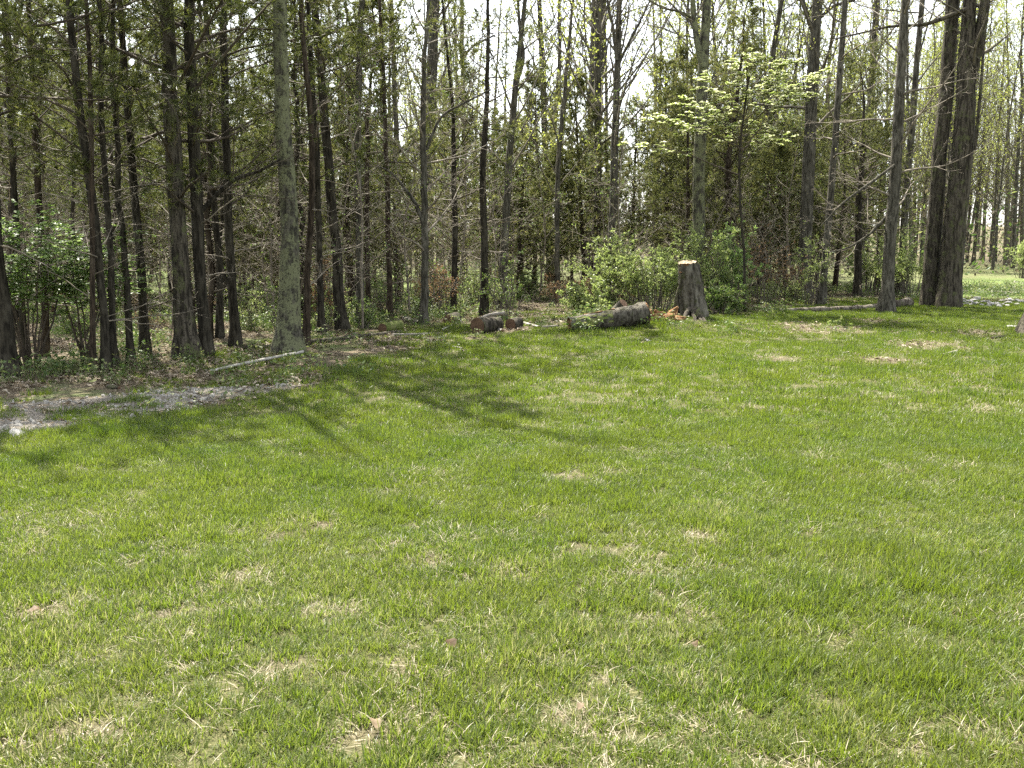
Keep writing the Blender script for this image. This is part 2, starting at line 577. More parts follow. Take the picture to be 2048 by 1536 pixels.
m, nt, out = new_mat('ground_soil')
ge = nt.nodes.new('ShaderNodeNewGeometry'); pos = ge.outputs['Position']
nf = noise_n(nt, 55, 4, .75, vec=pos); nm = noise_n(nt, 1.1, 4, .6, vec=pos); nl = noise_n(nt, 45, 3, .6, vec=pos)
thatch = ramp(nt, nf, [(.3, (.032, .034, .013)), (.52, (.07, .07, .028)), (.7, (.14, .125, .062))])
litter = ramp(nt, nl, [(.32, (.04, .031, .02)), (.5, (.1, .08, .05)), (.68, (.19, .155, .105))])
litter = mix_rgb(nt, ramp(nt, nm, [(.5, (0, 0, 0)), (.62, (.75, .75, .75))]), litter, (.085, .12, .035))
meadow = ramp(nt, nf, [(.3, (.07, .105, .028)), (.7, (.13, .16, .05))])
dirt = ramp(nt, nl, [(.3, (.05, .04, .024)), (.7, (.14, .115, .075))])
c = mix_rgb(nt, attr_n(nt, 'lawn'), litter, thatch)
c = mix_rgb(nt, attr_n(nt, 'meadow'), c, meadow)
c = mix_rgb(nt, attr_n(nt, 'bare'), c, dirt)
p = principled(nt, c, .95, .1, nl, .6, .03)
nt.links.new(p.outputs[0], out.inputs['Surface'])
M['ground'] = m
go = g.obj('ground', m)
tag(go, kind='structure')
xr, yr = X.ravel(), Y.ravel()
meadow_v = np.maximum(sstep(29, 37, yr + 4 * (fbm(xr / 4, yr / 4, 8) - .5)) * .85 * np.maximum(sstep(.12, .0, xr / np.maximum(yr, 1)), .55) * sstep(75, 60, yr), drive)
for nme, arr in (('lawn', lawn), ('meadow', meadow_v), ('bare', bare(xr, yr))):
    at = go.data.attributes.new(nme, 'FLOAT', 'POINT'); at.data.foreach_set('value', np.asarray(arr * (.8 if nme == 'bare' else 1), np.float32))


def sheet(name, poly, step, lift, mat, thr=0.0):
    x0, y0 = poly.min(0) - .3; x1, y1 = poly.max(0) + .3
    xs = np.arange(x0, x1, step); ys = np.arange(y0, y1, step)
    XX, YY = np.meshgrid(xs, ys)
    sd = sdist(poly, XX, YY) + .5 * (fbm(XX * 1.3, YY * 1.3, 61) - .5) + .3 * (fbm(XX * 5, YY * 5, 62) - .5)
    keep = (sd[:-1, :-1] > thr) & (sd[1:, 1:] > thr)
    n_ = len(xs)
    ii = (np.arange(len(ys) - 1)[:, None] * n_ + np.arange(n_ - 1)[None])
    q = np.stack([ii, ii + 1, ii + n_ + 1, ii + n_], -1)[keep]
    used, inv = np.unique(q.ravel(), return_inverse=True)
    V = np.stack([XX, YY, tz(XX, YY) + lift], -1).reshape(-1, 3)[used]
    b = MB(); b.add(V, quads=inv.reshape(-1, 4))
    return b.obj(name, mat)


M['gravel'] = plain_mat('gravel', [(.32, (.06, .052, .04)), (.5, (.13, .115, .09)), (.68, (.22, .2, .17))], 35, .95, .15, .8, .02)
tag(sheet('gravel_track', TRACK, .06, .006, M['gravel'], .08), kind='structure')
c0, c1 = ground(1880, 583), ground(2500, 590)
d0, d1 = ground(2500, 572), ground(1880, 572)
tag(sheet('driveway', np.array([c0[:2], c1[:2], d0[:2], d1[:2]]), .15, .006, M['gravel'], .0), kind='structure')

# ------------------------------------------------------------------ tree parts
HERO = {}


def trunk_noise(P, r, rg, amp):
    Q = P.copy(); n = len(P)
    w = np.cumsum(rg.normal(0, 1, (n, 2)), 0); w -= np.linspace(0, 1, n)[:, None] * w[-1]
    Q[:, :2] += amp * w / (np.abs(w).max() + 1e-6)
    return Q


def flare(P, r, amt=.55, h=.26):
    zz = P[:, 2] - P[0, 2]
    return r * (1 + amt * np.exp(-zz / h))


def pine_crown(P, r, rg, live=(.42, 1.), n_live=42, L=2.0, dead=(.1, .5), n_dead=16, n2=6, ncl=6, nn=10, nl=.12, nw=.012, dead_len=1.0, spread=1.2):
    wood, leaf = MB(), MB()
    if n_dead:
        D, DR = grow(P, r, n_dead, dead, dead_len, 1.35, 6, rg, trop=.02, jit=.16, rratio=.2, rmax=.014)
        wood.tubes(D, DR, 4, 1)
        D2, DR2 = grow(D, DR, 5, (.25, 1), .42, .8, 4, rg, trop=.02, jit=.22, rratio=.55, rel=True, rmin=.0022)
        wood.tubes(D2, DR2, 3, 1)
        D3, DR3 = grow(D2, DR2, 3, (.3, 1), .45, .8, 3, rg, jit=.2, rratio=.6, rel=True, rmin=.0018)
        wood.tubes(D3, DR3, 3, 1)
    prof = lambda t: .35 + .9 * np.sqrt(np.clip((1.02 - t) / (1.02 - live[0]), 0, 1)) * np.clip((t - live[0]) * 6 + .45, 0, 1)
    B, BR = grow(P, r, n_live, live, L, spread, 7, rg, trop=.05, jit=.13, rratio=.33, prof=prof, rmax=.03)
    wood.tubes(B, BR, 4, 0)
    B2, BR2 = grow(B, BR, n2, (.3, 1), .4, .75, 4, rg, trop=.06, jit=.18, rratio=.5, rel=True, rmin=.0025)
    wood.tubes(B2, BR2, 3, 0)
    C, D = along(B2, ncl, rg, .25, 1.0)
    jj = rg.normal(0, .03, C.shape)
    ct = np.repeat(rg.random(len(C)) * .6, nn) + rg.random(len(C) * nn) * .4
    C2 = np.repeat(C + jj, nn, 0); D2 = np.repeat(D, nn, 0) * .9 + rg.normal(0, .55, (len(C) * nn, 3))
    leaf.needles(C2, D2, nl * rg.uniform(.7, 1.3, len(C2)), nw, rg, 0, ct)
    return wood, leaf


def cedar_crown(P, r, rg, lo=.16, n1=80, L=1.5, n2=9, ncl=6, nn=8, nl=.09, nw=.013, pw=.8, n_dead=12):
    wood, leaf = MB(), MB()
    D, DR = grow(P, r, n_dead, (.04, lo + .2), .8, 1.35, 5, rg, trop=.03, jit=.14, rratio=.25, rmax=.012)
    wood.tubes(D, DR, 4, 1)
    D2, DR2 = grow(D, DR, 5, (.2, 1), .4, .8, 4, rg, jit=.2, rratio=.6, rel=True, rmin=.002)
    wood.tubes(D2, DR2, 3, 1)
    prof = lambda t: .14 + (np.clip((1 - t) / (1 - lo), 0, 1)) ** pw * np.clip((t - lo) * 7 + .5, 0, 1)
    B, BR = grow(P, r, n1, (lo, .985), L, 1.1, 6, rg, trop=.1, jit=.1, rratio=.3, prof=prof, rmax=.022)
    wood.tubes(B, BR, 3, 0)
    B2, BR2 = grow(B, BR, n2, (.2, 1), .4, .75, 4, rg, trop=.07, jit=.15, rratio=.5, rel=True, rmin=.002)
    wood.tubes(B2, BR2, 3, 0)
    C, D = along(B2, ncl, rg, .1, 1.0)
    ct = np.repeat(rg.random(len(C)) * .65, nn) + rg.random(len(C) * nn) * .35
    C2 = np.repeat(C + rg.normal(0, .03, C.shape), nn, 0); D2 = np.repeat(D, nn, 0) + rg.normal(0, .5, (len(C) * nn, 3))
    leaf.needles(C2, D2, nl * rg.uniform(.6, 1.4, len(C2)), nw, rg, 0, ct)
    return wood, leaf


def bare_crown(P, r, rg, lo=.35, n1=26, L=3.6, n2=6, n3=4, buds=2, bl=.045, ang=.85, trop=.09, rr=.34, tmat=0, lpw=.8, rmax=.05, hi=.985, tw=.0036):
    wood, leaf = MB(), MB()
    prof = lambda t: .2 + (np.clip((1 - t) / (1 - lo), 0, 1)) ** lpw
    B, BR = grow(P, r, n1, (lo, hi), L, ang, 8, rg, trop=trop, jit=.11, rratio=rr, prof=prof, rmax=rmax)
    wood.tubes(B, BR, 5, tmat)
    B2, BR2 = grow(B, BR, n2, (.2, 1), .42, .7, 6, rg, trop=trop * .7, jit=.15, rratio=.5, rel=True, rmin=tw * 1.25)
    wood.tubes(B2, BR2, 4, tmat)
    B3, BR3 = grow(B2, BR2, n3, (.2, 1), .45, .7, 4, rg, trop=.04, jit=.2, rratio=.55, rel=True, rmin=tw)
    wood.tubes(B3, BR3, 3, tmat)
    if buds:
        C, D = along(B3, buds, rg, .3, 1.)
        leaf.leaves(C, D + rg.normal(0, .7, C.shape), bl * rg.uniform(.6, 1.4, len(C)), bl * .7, rg, 0)
    return wood, leaf


def make_tree(name, P, r, crown, tmat, wmats, lmat, rg, sides=10, limbs=(), base=None, rough=.12):
    """P, r: trunk centre line in world space; base becomes the Empty's place."""
    base = P[0].copy() if base is None else base
    root = empty(name, base)
    off = -base
    tb = MB()
    tb.tubes(P + off, r, sides, 0, rough=rough, rg=rg)
    wood, leaf = crown
    for LP, LR in limbs:
        tb.tubes(LP + off, LR, max(6, sides - 3), 0, rough=rough, rg=rg)
    t = tb.obj('trunk', M[tmat], root)
    if wood.n:
        wood.v = [v + off for v in wood.v]
        w = wood.obj('crown', [M[x] for x in wmats], root)
        if leaf.n:
            leaf.v = [v + off for v in leaf.v]
            leaf.obj('foliage', M[lmat], w, smooth=False)
    return root


def px_line(pts, Y, base=None, extra_h=None, rg=None, n=22, wob=.05, depth_jit=0.0):
    """pixel polyline (u, v, width) at depth Y -> centre line and radii, continued up to height extra_h"""
    P = []; r = []
    for (u, v, w) in pts:
        q = at_y(u, v, Y); P.append(q); r.append(w * .5 * Y / FPX)
    P = np.array(P); r = np.array(r)
    if base is not None:
        P[0, 2] = base - .06
    if extra_h is not None and extra_h > P[-1, 2]:
        d = P[-1] - P[-2]; d = d / np.linalg.norm(d)
        d = d * .6 + np.array([0, 0, .4]); d /= np.linalg.norm(d)
        h = (extra_h - P[-1, 2]) / d[2]
        mid = P[-1] + d * h * .5; mid[:2] += rg.normal(0, .12, 2)
        top = P[-1] + d * h; top[:2] += rg.normal(0, .25, 2)
        P = np.vstack([P, mid, top]); r = np.concatenate([r, [r[-1] * .62, .012]])
    P, r = resample(P, r, n)
    if rg is not None:
        P = trunk_noise(P, r, rg, wob)
        P[0, :2] = at_y(pts[0][0], pts[0][1], Y)[:2]
    return P, r


def hero(name, label, kind, pts, tmat, H, seed, Y=None, group=None, cat='tree', limbs=(), ck=None, wm=None, lm=None, flare_amt=.7, sides=12):
    rg = np.random.default_rng(seed)
    if Y is None:
        b = ground(pts[0][0], pts[0][1])
        Y = b[1]
    else:
        q = at_y(pts[0][0], pts[0][1], Y)
        b = np.array([q[0], Y, float(tz(q[0], Y))])
    P, r = px_line(pts, Y, b[2], H, rg, 30)
    r = flare(P, r, flare_amt)
    ck = ck or {}
    if kind == 'pine':
        cr = pine_crown(P, r, rg, **ck)
    elif kind == 'cedar':
        cr = cedar_crown(P, r, rg, **ck)
    else:
        cr = bare_crown(P, r, rg, **ck)
    lim = []
    for lp in limbs:
        LP, LR = px_line(lp, Y + rg.normal(0, .1), None, None, rg, 14, .02)
        lim.append((LP, LR))
        w2, l2 = bare_crown(LP, LR, rg, lo=.15, n1=9, L=1.3, n2=5, n3=4, buds=1 if kind == 'hard' else 0, hi=.98, rr=.4)
        cr[0].v += w2.v; cr[0].tone += w2.tone
        cr[0].q += [q + cr[0].n for q in w2.q]; cr[0].qm += w2.qm; cr[0].n += w2.n
    wm = wm or {'pine': ('twig_dark', 'twig_pale'), 'cedar': ('twig_dark', 'twig_pale'), 'hard': ('twig_grey', 'twig_pale')}[kind]
    lm = lm or {'pine': 'pine_needle', 'cedar': 'cedar_leaf', 'hard': 'bud'}[kind]
    b = np.array([P[0, 0], P[0, 1], b[2]])
    o = make_tree(name, P, r, cr, tmat, wm, lm, rg, sides, lim, b)
    tag(o, label, cat, group)
    return o, P, r


# ------------------------------------------------------------------ trees that stand out in the photograph
G_FRONT = 'trees standing along the front edge of the woods'
SP_ = dict(n_live=30, L=1.9, n2=6, ncl=7, nn=9)
hero('pine_tree', 'dark pine trunk cut off by the left edge, beside the leafy green sapling', 'pine', [(8, 752, 42), (-2, 640, 30), (-14, 400, 26), (-30, 0, 20)], 'bark_pine', 10, 101, group=G_FRONT, ck=dict(SP_, live=(.3, .6), n_dead=6))
hero('pine_tree', 'stout dark trunk just left of the pale pole on the ground', 'pine', [(375, 716, 44), (368, 620, 36), (352, 400, 33), (340, 180, 31), (331, 0, 28)], 'bark_oak', 11.5, 102, group=G_FRONT, ck=dict(live=(.18, .6), n_live=19, L=2.0, n2=6, n_dead=12))
hero('pine_tree', 'dark slender trunk close on the right of the stout dark one', 'pine', [(413, 712, 24), (406, 600, 21), (400, 420, 26), (389, 200, 22), (383, 0, 18)], 'bark_pine', 11, 103, group=G_FRONT, limbs=[[(404, 420, 12), (432, 392, 9), (470, 356, 8), (520, 345, 6), (560, 318, 4)]], ck=dict(live=(.18, .6), n_live=19, L=1.9, n_dead=12))
hero('pine_tree', 'thin dark trunk wound with leaves midway between stout and lichen-covered trunks', 'pine', [(471, 694, 20), (462, 560, 17), (452, 400, 16), (444, 200, 15), (440, 0, 13)], 'bark_pine', 10.5, 104, group=G_FRONT, ck=dict(live=(.2, .6), n_live=20, L=1.8, n_dead=12))
hero('hardwood_tree', 'tall straight trunk blotched with grey-green lichen beside the pale pole', 'hard', [(576, 704, 46), (576, 600, 42), (573, 400, 34), (567, 200, 30), (561, 0, 27), (553, -260, 25), (545, -560, 21)], 'bark_lichen', 12.4, 105, group=G_FRONT, ck=dict(lo=.6, n1=14, L=1.8, n2=6, n3=4, buds=1))
hero('pine_tree', 'thin red-brown trunk leaning up just right of the lichen-covered trunk', 'cedar', [(610, 690, 14), (613, 560, 13), (622, 420, 12), (626, 260, 12), (606, 100, 10), (600, 0, 9)], 'bark_red', 11, 106, group=G_FRONT, ck=dict(lo=.45, n1=44, L=1.2))
hero('pine_tree', 'dark brown pine trunk leaning left, second to the right of the lichen-covered trunk', 'pine', [(686, 660, 22), (676, 520, 20), (664, 360, 19), (645, 160, 16), (630, 0, 14)], 'bark_pine', 12, 107, group=G_FRONT, ck=dict(live=(.35, 1), n_live=28, L=1.7, n_dead=16))
hero('pine_tree', 'straight grey trunk rising beside the leaning dark brown pine', 'pine', [(722, 652, 16), (719, 480, 15), (716, 300, 14), (720, 120, 12), (723, 0, 11)], 'bark_grey', 11, 108, group=G_FRONT, ck=dict(live=(.36, 1), n_live=26, L=1.6, n_dead=14))
hero('cedar_tree', 'reddish cedar trunk with a dark green tuft high up, right of the grey trunk', 'cedar', [(737, 640, 10), (734, 420, 10), (738, 250, 8), (742, 160, 5)], 'bark_red', 6.4, 109, group=G_FRONT, ck=dict(lo=.62, n1=40, L=1.1, n_dead=16))
hero('hardwood_tree', 'bare forking sapling with long arching grey twigs behind the brush pile', 'hard', [(848, 648, 15), (850, 500, 14), (853, 380, 13), (846, 220, 11), (852, 90, 8), (858, 0, 6)], 'bark_grey', 9.5, 110, group=G_FRONT, limbs=[[(851, 455, 9), (836, 410, 8), (806, 372, 6), (780, 340, 4), (750, 330, 3)], [(852, 300, 7), (880, 230, 5), (940, 200, 4), (980, 180, 3)]], ck=dict(lo=.14, n1=30, L=1.5, n2=6, n3=4, buds=0, ang=1.15, trop=.03), wm=('twig_pale', 'twig_pale'))
hero('pine_tree', 'slim dark trunk behind the sawn log pile, bright meadow showing on its left', 'pine', [(967, 632, 15), (968, 480, 14), (970, 330, 13), (975, 200, 9)], 'bark_pine', 9, 111, group=G_FRONT, ck=dict(live=(.4, 1), n_live=30, L=1.3, n_dead=18))
hero('hardwood_tree', 'bare trunk leaning right behind the log pile, forking against the white sky', 'hard', [(1003, 606, 18), (1010, 480, 16), (1021, 340, 14), (1033, 170, 12), (1044, 60, 9), (1058, -60, 7)], 'bark_grey', 15, 112, Y=24, group=G_FRONT, limbs=[[(1033, 165, 8), (1050, 120, 7), (1040, 60, 6), (1036, 0, 5)]], ck=dict(lo=.2, n1=34, L=2.4, n2=5, n3=4, buds=2, ang=.65, tw=.0048))
hero('hardwood_tree', 'thin pole-like trunk standing in front of the central evergreens', 'hard', [(1113, 600, 11), (1114, 440, 10), (1118, 300, 9), (1128, 190, 8), (1140, 60, 6), (1145, 0, 5)], 'bark_grey', 10, 113, Y=26, group=G_FRONT, ck=dict(lo=.25, n1=26, L=2.2, n2=5, n3=4, buds=4, bl=.06, ang=.65, tw=.0048))
hero('hardwood_tree', 'grey bare trunk left of the forked tree, its limbs splitting in tight upright strands', 'hard', [(1222, 560, 18), (1226, 400, 16), (1233, 220, 14), (1238, 100, 12), (1242, 0, 10)], 'bark_grey', 20, 114, Y=26, group=G_FRONT, limbs=[[(1236, 130, 6), (1255, 90, 5), (1280, 40, 4), (1310, -20, 3)], [(1234, 120, 7), (1228, 60, 6), (1215, 0, 5)]], ck=dict(lo=.18, n1=44, L=3.2, n2=5, n3=4, buds=1, ang=.55, tw=.005))
hero('hardwood_tree', 'mottled grey tree forking into two limbs behind the tall stump', 'hard', [(1393, 600, 27), (1397, 480, 25), (1402, 300, 23), (1408, 140, 22), (1414, 60, 17), (1417, 0, 15), (1420, -80, 13)], 'bark_lichen', 19, 115, Y=24, group=G_FRONT, limbs=[[(1407, 135, 15), (1396, 90, 12), (1389, 40, 11), (1386, -20, 10), (1380, -150, 7)], [(1388, 38, 6), (1360, 22, 5), (1330, 18, 4), (1290, -4, 3)]], ck=dict(lo=.5, n1=18, L=3.0, n2=5, n3=5, buds=1))
hero('cedar_tree', 'red-brown cedar trunk directly behind the white flowering dogwood', 'cedar', [(1452, 610, 14), (1454, 450, 13), (1460, 300, 10), (1480, 170, 7), (1488, 90, 4)], 'bark_red', 8.4, 116, Y=27, group=G_FRONT, ck=dict(lo=.3, n1=60, L=1.4, n_dead=16))
hero('hardwood_tree', 'tall bark-ridged grey trunk just right of the white dogwood branches', 'hard', [(1606, 600, 27), (1613, 440, 25), (1623, 240, 24), (1632, 90, 21), (1639, 0, 19)], 'bark_grey', 22, 117, Y=27, group=G_FRONT, limbs=[[(1629, 75, 9), (1618, 40, 8), (1606, 0, 6), (1598, -60, 5)], [(1635, 40, 7), (1670, 10, 6), (1710, 0, 5)]], ck=dict(lo=.2, n1=34, L=2.6, n2=5, n3=4, buds=3, tw=.0048))
hero('hardwood_tree', 'thin grey trunk leaning right between the ridged trunk and the long fallen log', 'hard', [(1642, 606, 15), (1655, 470, 13), (1668, 320, 13), (1682, 130, 12), (1691, 0, 10)], 'bark_grey', 17, 118, Y=25, group=G_FRONT, ck=dict(lo=.2, n1=30, L=1.8, n2=5, n3=5, buds=1, ang=1.1, trop=.03), wm=('twig_pale', 'twig_pale'))
hero('cedar_tree', 'dark cedar trunk under the broad evergreen crown left of the lone lawn trunk', 'cedar', [(1714, 585, 15), (1718, 420, 13), (1724, 300, 9), (1730, 200, 4)], 'bark_pine', 6.6, 119, Y=28, group=G_FRONT, ck=dict(lo=.22, n1=80, L=2.2, pw=.6))
hero('hardwood_tree', 'lone grey trunk on the lawn in front of the long fallen log', 'hard', [(1771, 625, 25), (1779, 500, 23), (1792, 350, 23), (1804, 180, 19), (1814, 30, 15), (1818, -40, 13)], 'bark_grey', 17, 120, group=G_FRONT, limbs=[[(1786, 420, 6), (1740, 470, 5), (1690, 500, 3), (1650, 505, 2)], [(1790, 330, 6), (1730, 375, 5), (1680, 410, 4), (1640, 455, 2)]], ck=dict(lo=.12, n1=40, L=2.0, n2=6, n3=4, buds=0, ang=1.25, trop=.01, rr=.22), wm=('twig_pale', 'twig_pale'))
hero('hardwood_tree', 'thinner grey trunk just behind the lone lawn trunk on its right', 'hard', [(1799, 560, 14), (1808, 420, 14), (1822, 250, 13), (1834, 80, 11), (1842, 0, 10)], 'bark_grey', 18, 121, Y=29, group=G_FRONT, ck=dict(lo=.25, n1=26, L=2.4, n2=5, n3=5, buds=2))
hero('hardwood_tree', 'left and thinner of the twin big oaks by the driveway', 'hard', [(1857, 612, 33), (1865, 520, 30), (1878, 360, 29), (1891, 190, 27), (1901, 60, 25), (1909, -60, 22)], 'bark_oak', 21, 122, group=G_FRONT, ck=dict(lo=.3, n1=24, L=3.2, n2=6, n3=4, buds=1, ang=1.1, rr=.16), flare_amt=.16)
hero('hardwood_tree', 'thickest oak trunk at right, moss on its bark, splitting in two near the top', 'hard', [(1896, 614, 47), (1907, 500, 42), (1922, 330, 41), (1931, 180, 36), (1936, 80, 26), (1940, 0, 24), (1946, -90, 21)], 'bark_oak', 20, 123, group=G_FRONT, limbs=[[(1936, 190, 24), (1952, 110, 20), (1966, 20, 18), (1974, -80, 15)], [(1944, 14, 9), (1912, 26, 9), (1870, 44, 8), (1836, 54, 6), (1790, 48, 5), (1740, 62, 4), (1670, 78, 3)], [(1950, 300, 6), (1962, 200, 6), (1968, 100, 5), (1978, 0, 5)]], ck=dict(lo=.32, n1=24, L=3.2, n2=6, n3=4, buds=1, ang=1.15, rr=.13), flare_amt=.16, sides=16)
hero('hardwood_tree', 'tree whose root flare just enters the frame at the right edge', 'hard', [(2092, 668, 84), (2108, 560, 58), (2135, 400, 50), (2190, 0, 40)], 'bark_oak', 16, 124, group=G_FRONT, ck=dict(lo=.5, n1=14, L=2.8, n2=5, n3=4, buds=1), flare_amt=.5)
# farther but distinct trunks
G_MID = 'tall trunks rising behind the evergreens'
hero('hardwood_tree', 'thick smooth grey trunk rising from behind the left central evergreen into the sky', 'hard', [(852, 560, 24), (858, 300, 22), (863, 120, 20), (867, 0, 20), (869, -100, 18)], 'bark_grey', 26, 131, Y=42, group=G_MID, ck=dict(tw=.006, lo=.17, n1=44, L=4.2, n2=5, n3=4, buds=0, ang=.62))
hero('hardwood_tree', 'pale forked trunk with yellow-green spring leaves in the middle sky gap', 'hard', [(1100, 520, 16), (1096, 360, 14), (1090, 250, 12), (1086, 120, 10), (1080, 0, 9)], 'bark_grey', 22, 132, Y=40, group=G_MID, limbs=[[(1097, 355, 11), (1112, 230, 10), (1122, 110, 8), (1118, 0, 6)]], ck=dict(tw=.006, lo=.17, n1=44, L=3.4, n2=5, n3=4, buds=5, bl=.08, ang=.62))
hero('hardwood_tree', 'slim upright trunk left of the grey trunk with tight upright limbs', 'hard', [(1172, 560, 15), (1178, 340, 13), (1184, 120, 11), (1190, 0, 9)], 'bark_grey', 22, 133, Y=36, group=G_MID, ck=dict(tw=.006, lo=.17, n1=44, L=3.2, n2=5, n3=4, buds=3, bl=.07, ang=.62))
hero('hardwood_tree', 'bare trunk in the sky gap just right of the thick smooth trunk', 'hard', [(930, 560, 10), (928, 300, 9), (926, 110, 8), (924, 0, 7)], 'bark_grey', 20, 134, Y=40, group=G_MID, limbs=[[(929, 115, 6), (940, 95, 5), (990, 70, 3)]], ck=dict(tw=.006, lo=.17, n1=44, L=3.0, n2=5, n3=4, buds=1, ang=.62))
hero('hardwood_tree', 'thin trunk left of the thick smooth trunk, high crown of fine twigs', 'hard', [(800, 580, 11), (795, 300, 10), (788, 130, 9), (783, 0, 8)], 'bark_grey', 20, 135, Y=34, group=G_MID, ck=dict(tw=.006, lo=.17, n1=44, L=3.0, n2=5, n3=4, buds=2, ang=.62))
hero('hardwood_tree', 'grey trunk curving right above the dogwood blossom', 'hard', [(1530, 580, 14), (1534, 300, 12), (1545, 130, 11), (1560, 30, 9), (1572, -30, 8)], 'bark_grey', 19, 136, Y=33, group=G_MID, ck=dict(tw=.006, lo=.17, n1=44, L=3.0, n2=5, n3=4, buds=4, bl=.07, ang=.62))
hero('hardwood_tree', 'straight pale trunk between the thin leaning trunk and the lone lawn trunk', 'hard', [(1722, 560, 16), (1735, 330, 15), (1747, 130, 13), (1756, 0, 11)], 'bark_grey', 21, 137, Y=38, group=G_MID, ck=dict(tw=.006, lo=.17, n1=44, L=3.2, n2=5, n3=4, buds=4, bl=.07, ang=.62))

# left row: slender pine trunks in front, each placed where the photograph shows it
G_LEFT = 'slender pine trunks in the shaded left woods'
for k, (pts, lab, Hh) in enumerate([
    ([(212, 742, 17), (207, 600, 16), (190, 420, 18), (160, 220, 17), (146, 60, 15), (142, 0, 14)], 'slender leaning pine trunk rising over the leafy green sapling', 11),
    ([(187, 744, 12), (186, 600, 11), (180, 440, 11), (172, 200, 10), (165, 0, 8)], 'thin dark stem right beside the slender leaning pine', 10),
    ([(232, 734, 15), (225, 600, 13), (214, 400, 13), (205, 200, 11), (200, 0, 9)], 'brown pine trunk next to the slender leaning pine, on its right', 10.5),
    ([(290, 708, 19), (284, 560, 17), (268, 400, 16), (255, 200, 14), (243, 0, 12)], 'dark pine trunk left of the stout dark trunk, standing a little back', 11),
    ([(262, 722, 14), (252, 560, 13), (240, 400, 12), (232, 150, 10), (228, 0, 8)], 'reddish pine trunk between the brown pine and the stout dark trunk', 10.5),
    ([(90, 712, 14), (84, 560, 14), (74, 400, 13), (62, 200, 12), (52, 0, 10)], 'pine trunk rising out of the middle of the green sapling', 10.5),
    ([(48, 716, 13), (38, 560, 12), (24, 350, 11), (10, 150, 9), (0, 0, 8)], 'pine trunk behind the left part of the green sapling', 10.5),
    ([(440, 676, 14), (436, 520, 13), (428, 350, 12), (420, 100, 10), (416, 0, 9)], 'thin pine trunk set back between the slender dark trunk and the leafy one', 10.5),
    ([(642, 668, 13), (638, 520, 12), (634, 330, 12), (622, 120, 10), (612, 0, 9)], 'pine trunk set back between the red-brown stem and the leaning dark brown pine', 10.5),
    ([(780, 642, 11), (776, 480, 10), (774, 300, 9), (770, 120, 7)], 'thin red-brown pine trunk over the left end of the brush pile', 11),
    ([(905, 632, 12), (908, 480, 11), (905, 330, 10), (900, 190, 6)], 'dark pine trunk just left of the sawn log pile', 10)]):
    hero('pine_tree', lab, 'pine', pts, 'bark_red' if k % 4 == 1 else 'bark_pine', Hh, 150 + k, group=G_LEFT, ck=dict(live=(.22, .66), n_live=22, L=1.6, n2=6, ncl=6, nn=10, n_dead=13, dead=(.06, .4)), sides=8)

# ------------------------------------------------------------------ evergreens with full crowns
G_CED = 'evergreen cedars with green crowns down to eye level'
for k, (u, vt, Yd, L, lab) in enumerate([
    (905, 165, 27, 1.9, 'broad conical evergreen left of the central sky gap'),
    (985, 235, 29, 1.5, 'smaller evergreen right beside the broad conical one'),
    (1332, 112, 30, 1.6, 'evergreen with the blue-green pointed top left of the forked tree'),
    (1275, 205, 31, 1.6, 'rounded evergreen beside the tall grey trunk with upright limbs'),
    (1375, 178, 26, 1.3, 'dark dense evergreen touching the forked tree'),
    (1690, 195, 31, 2.3, 'broad dark evergreen mass right of the ridged grey trunk'),
    (1765, 255, 33, 1.7, 'evergreen behind the lone lawn trunk'),
    (1580, 250, 31, 1.7, 'evergreen below the right end of the dogwood blossom'),
    (1500, 70, 33, 1.6, 'tall evergreen rising above the dogwood blossom'),
    (1120, 300, 29, 1.3, 'slim evergreen behind the thin pole-like trunk'),
    (1050, 330, 31, 1.5, 'light green evergreen low in the central gap'),
    (1200, 280, 32, 1.6, 'evergreen left of the upright-limbed grey trunk'),
    (700, 150, 22, 1.2, 'dark evergreen right of the lichen-covered trunk, tuft against the sky'),
    (790, 300, 26, 1.5, 'evergreen left of the broad conical one'),
    (540, 250, 24, 1.5, 'evergreen just left of the lichen-covered trunk'),
    (1430, 260, 34, 1.5, 'evergreen seen right of the forked tree below the blossom'),
    (1640, 330, 36, 1.6, 'evergreen low between the two thin right trunks')]):
    rg = np.random.default_rng(200 + k)
    top = at_y(u, vt, Yd)
    bx = top[0] + rg.normal(0, .15)
    zb = float(tz(bx, Yd))
    P, r = resample([[bx, Yd, zb - .05], [(bx + top[0]) / 2 + rg.normal(0, .08), Yd, (zb + top[2]) / 2], top], [.085, .05, .008], 18)
    r = flare(P, r, .4)
    cr = cedar_crown(P, r, rg, lo=.2, n1=64, L=L, pw=.7, n2=8, ncl=5, nn=8, nl=.1, nw=.016, n_dead=10)
    o = make_tree('cedar_tree', P, r, cr, 'bark_red', ('twig_dark', 'twig_pale'), 'cedar_leaf', rg, 8, (), np.array([bx, Yd, zb]))
    tag(o, lab, 'tree', G_CED)

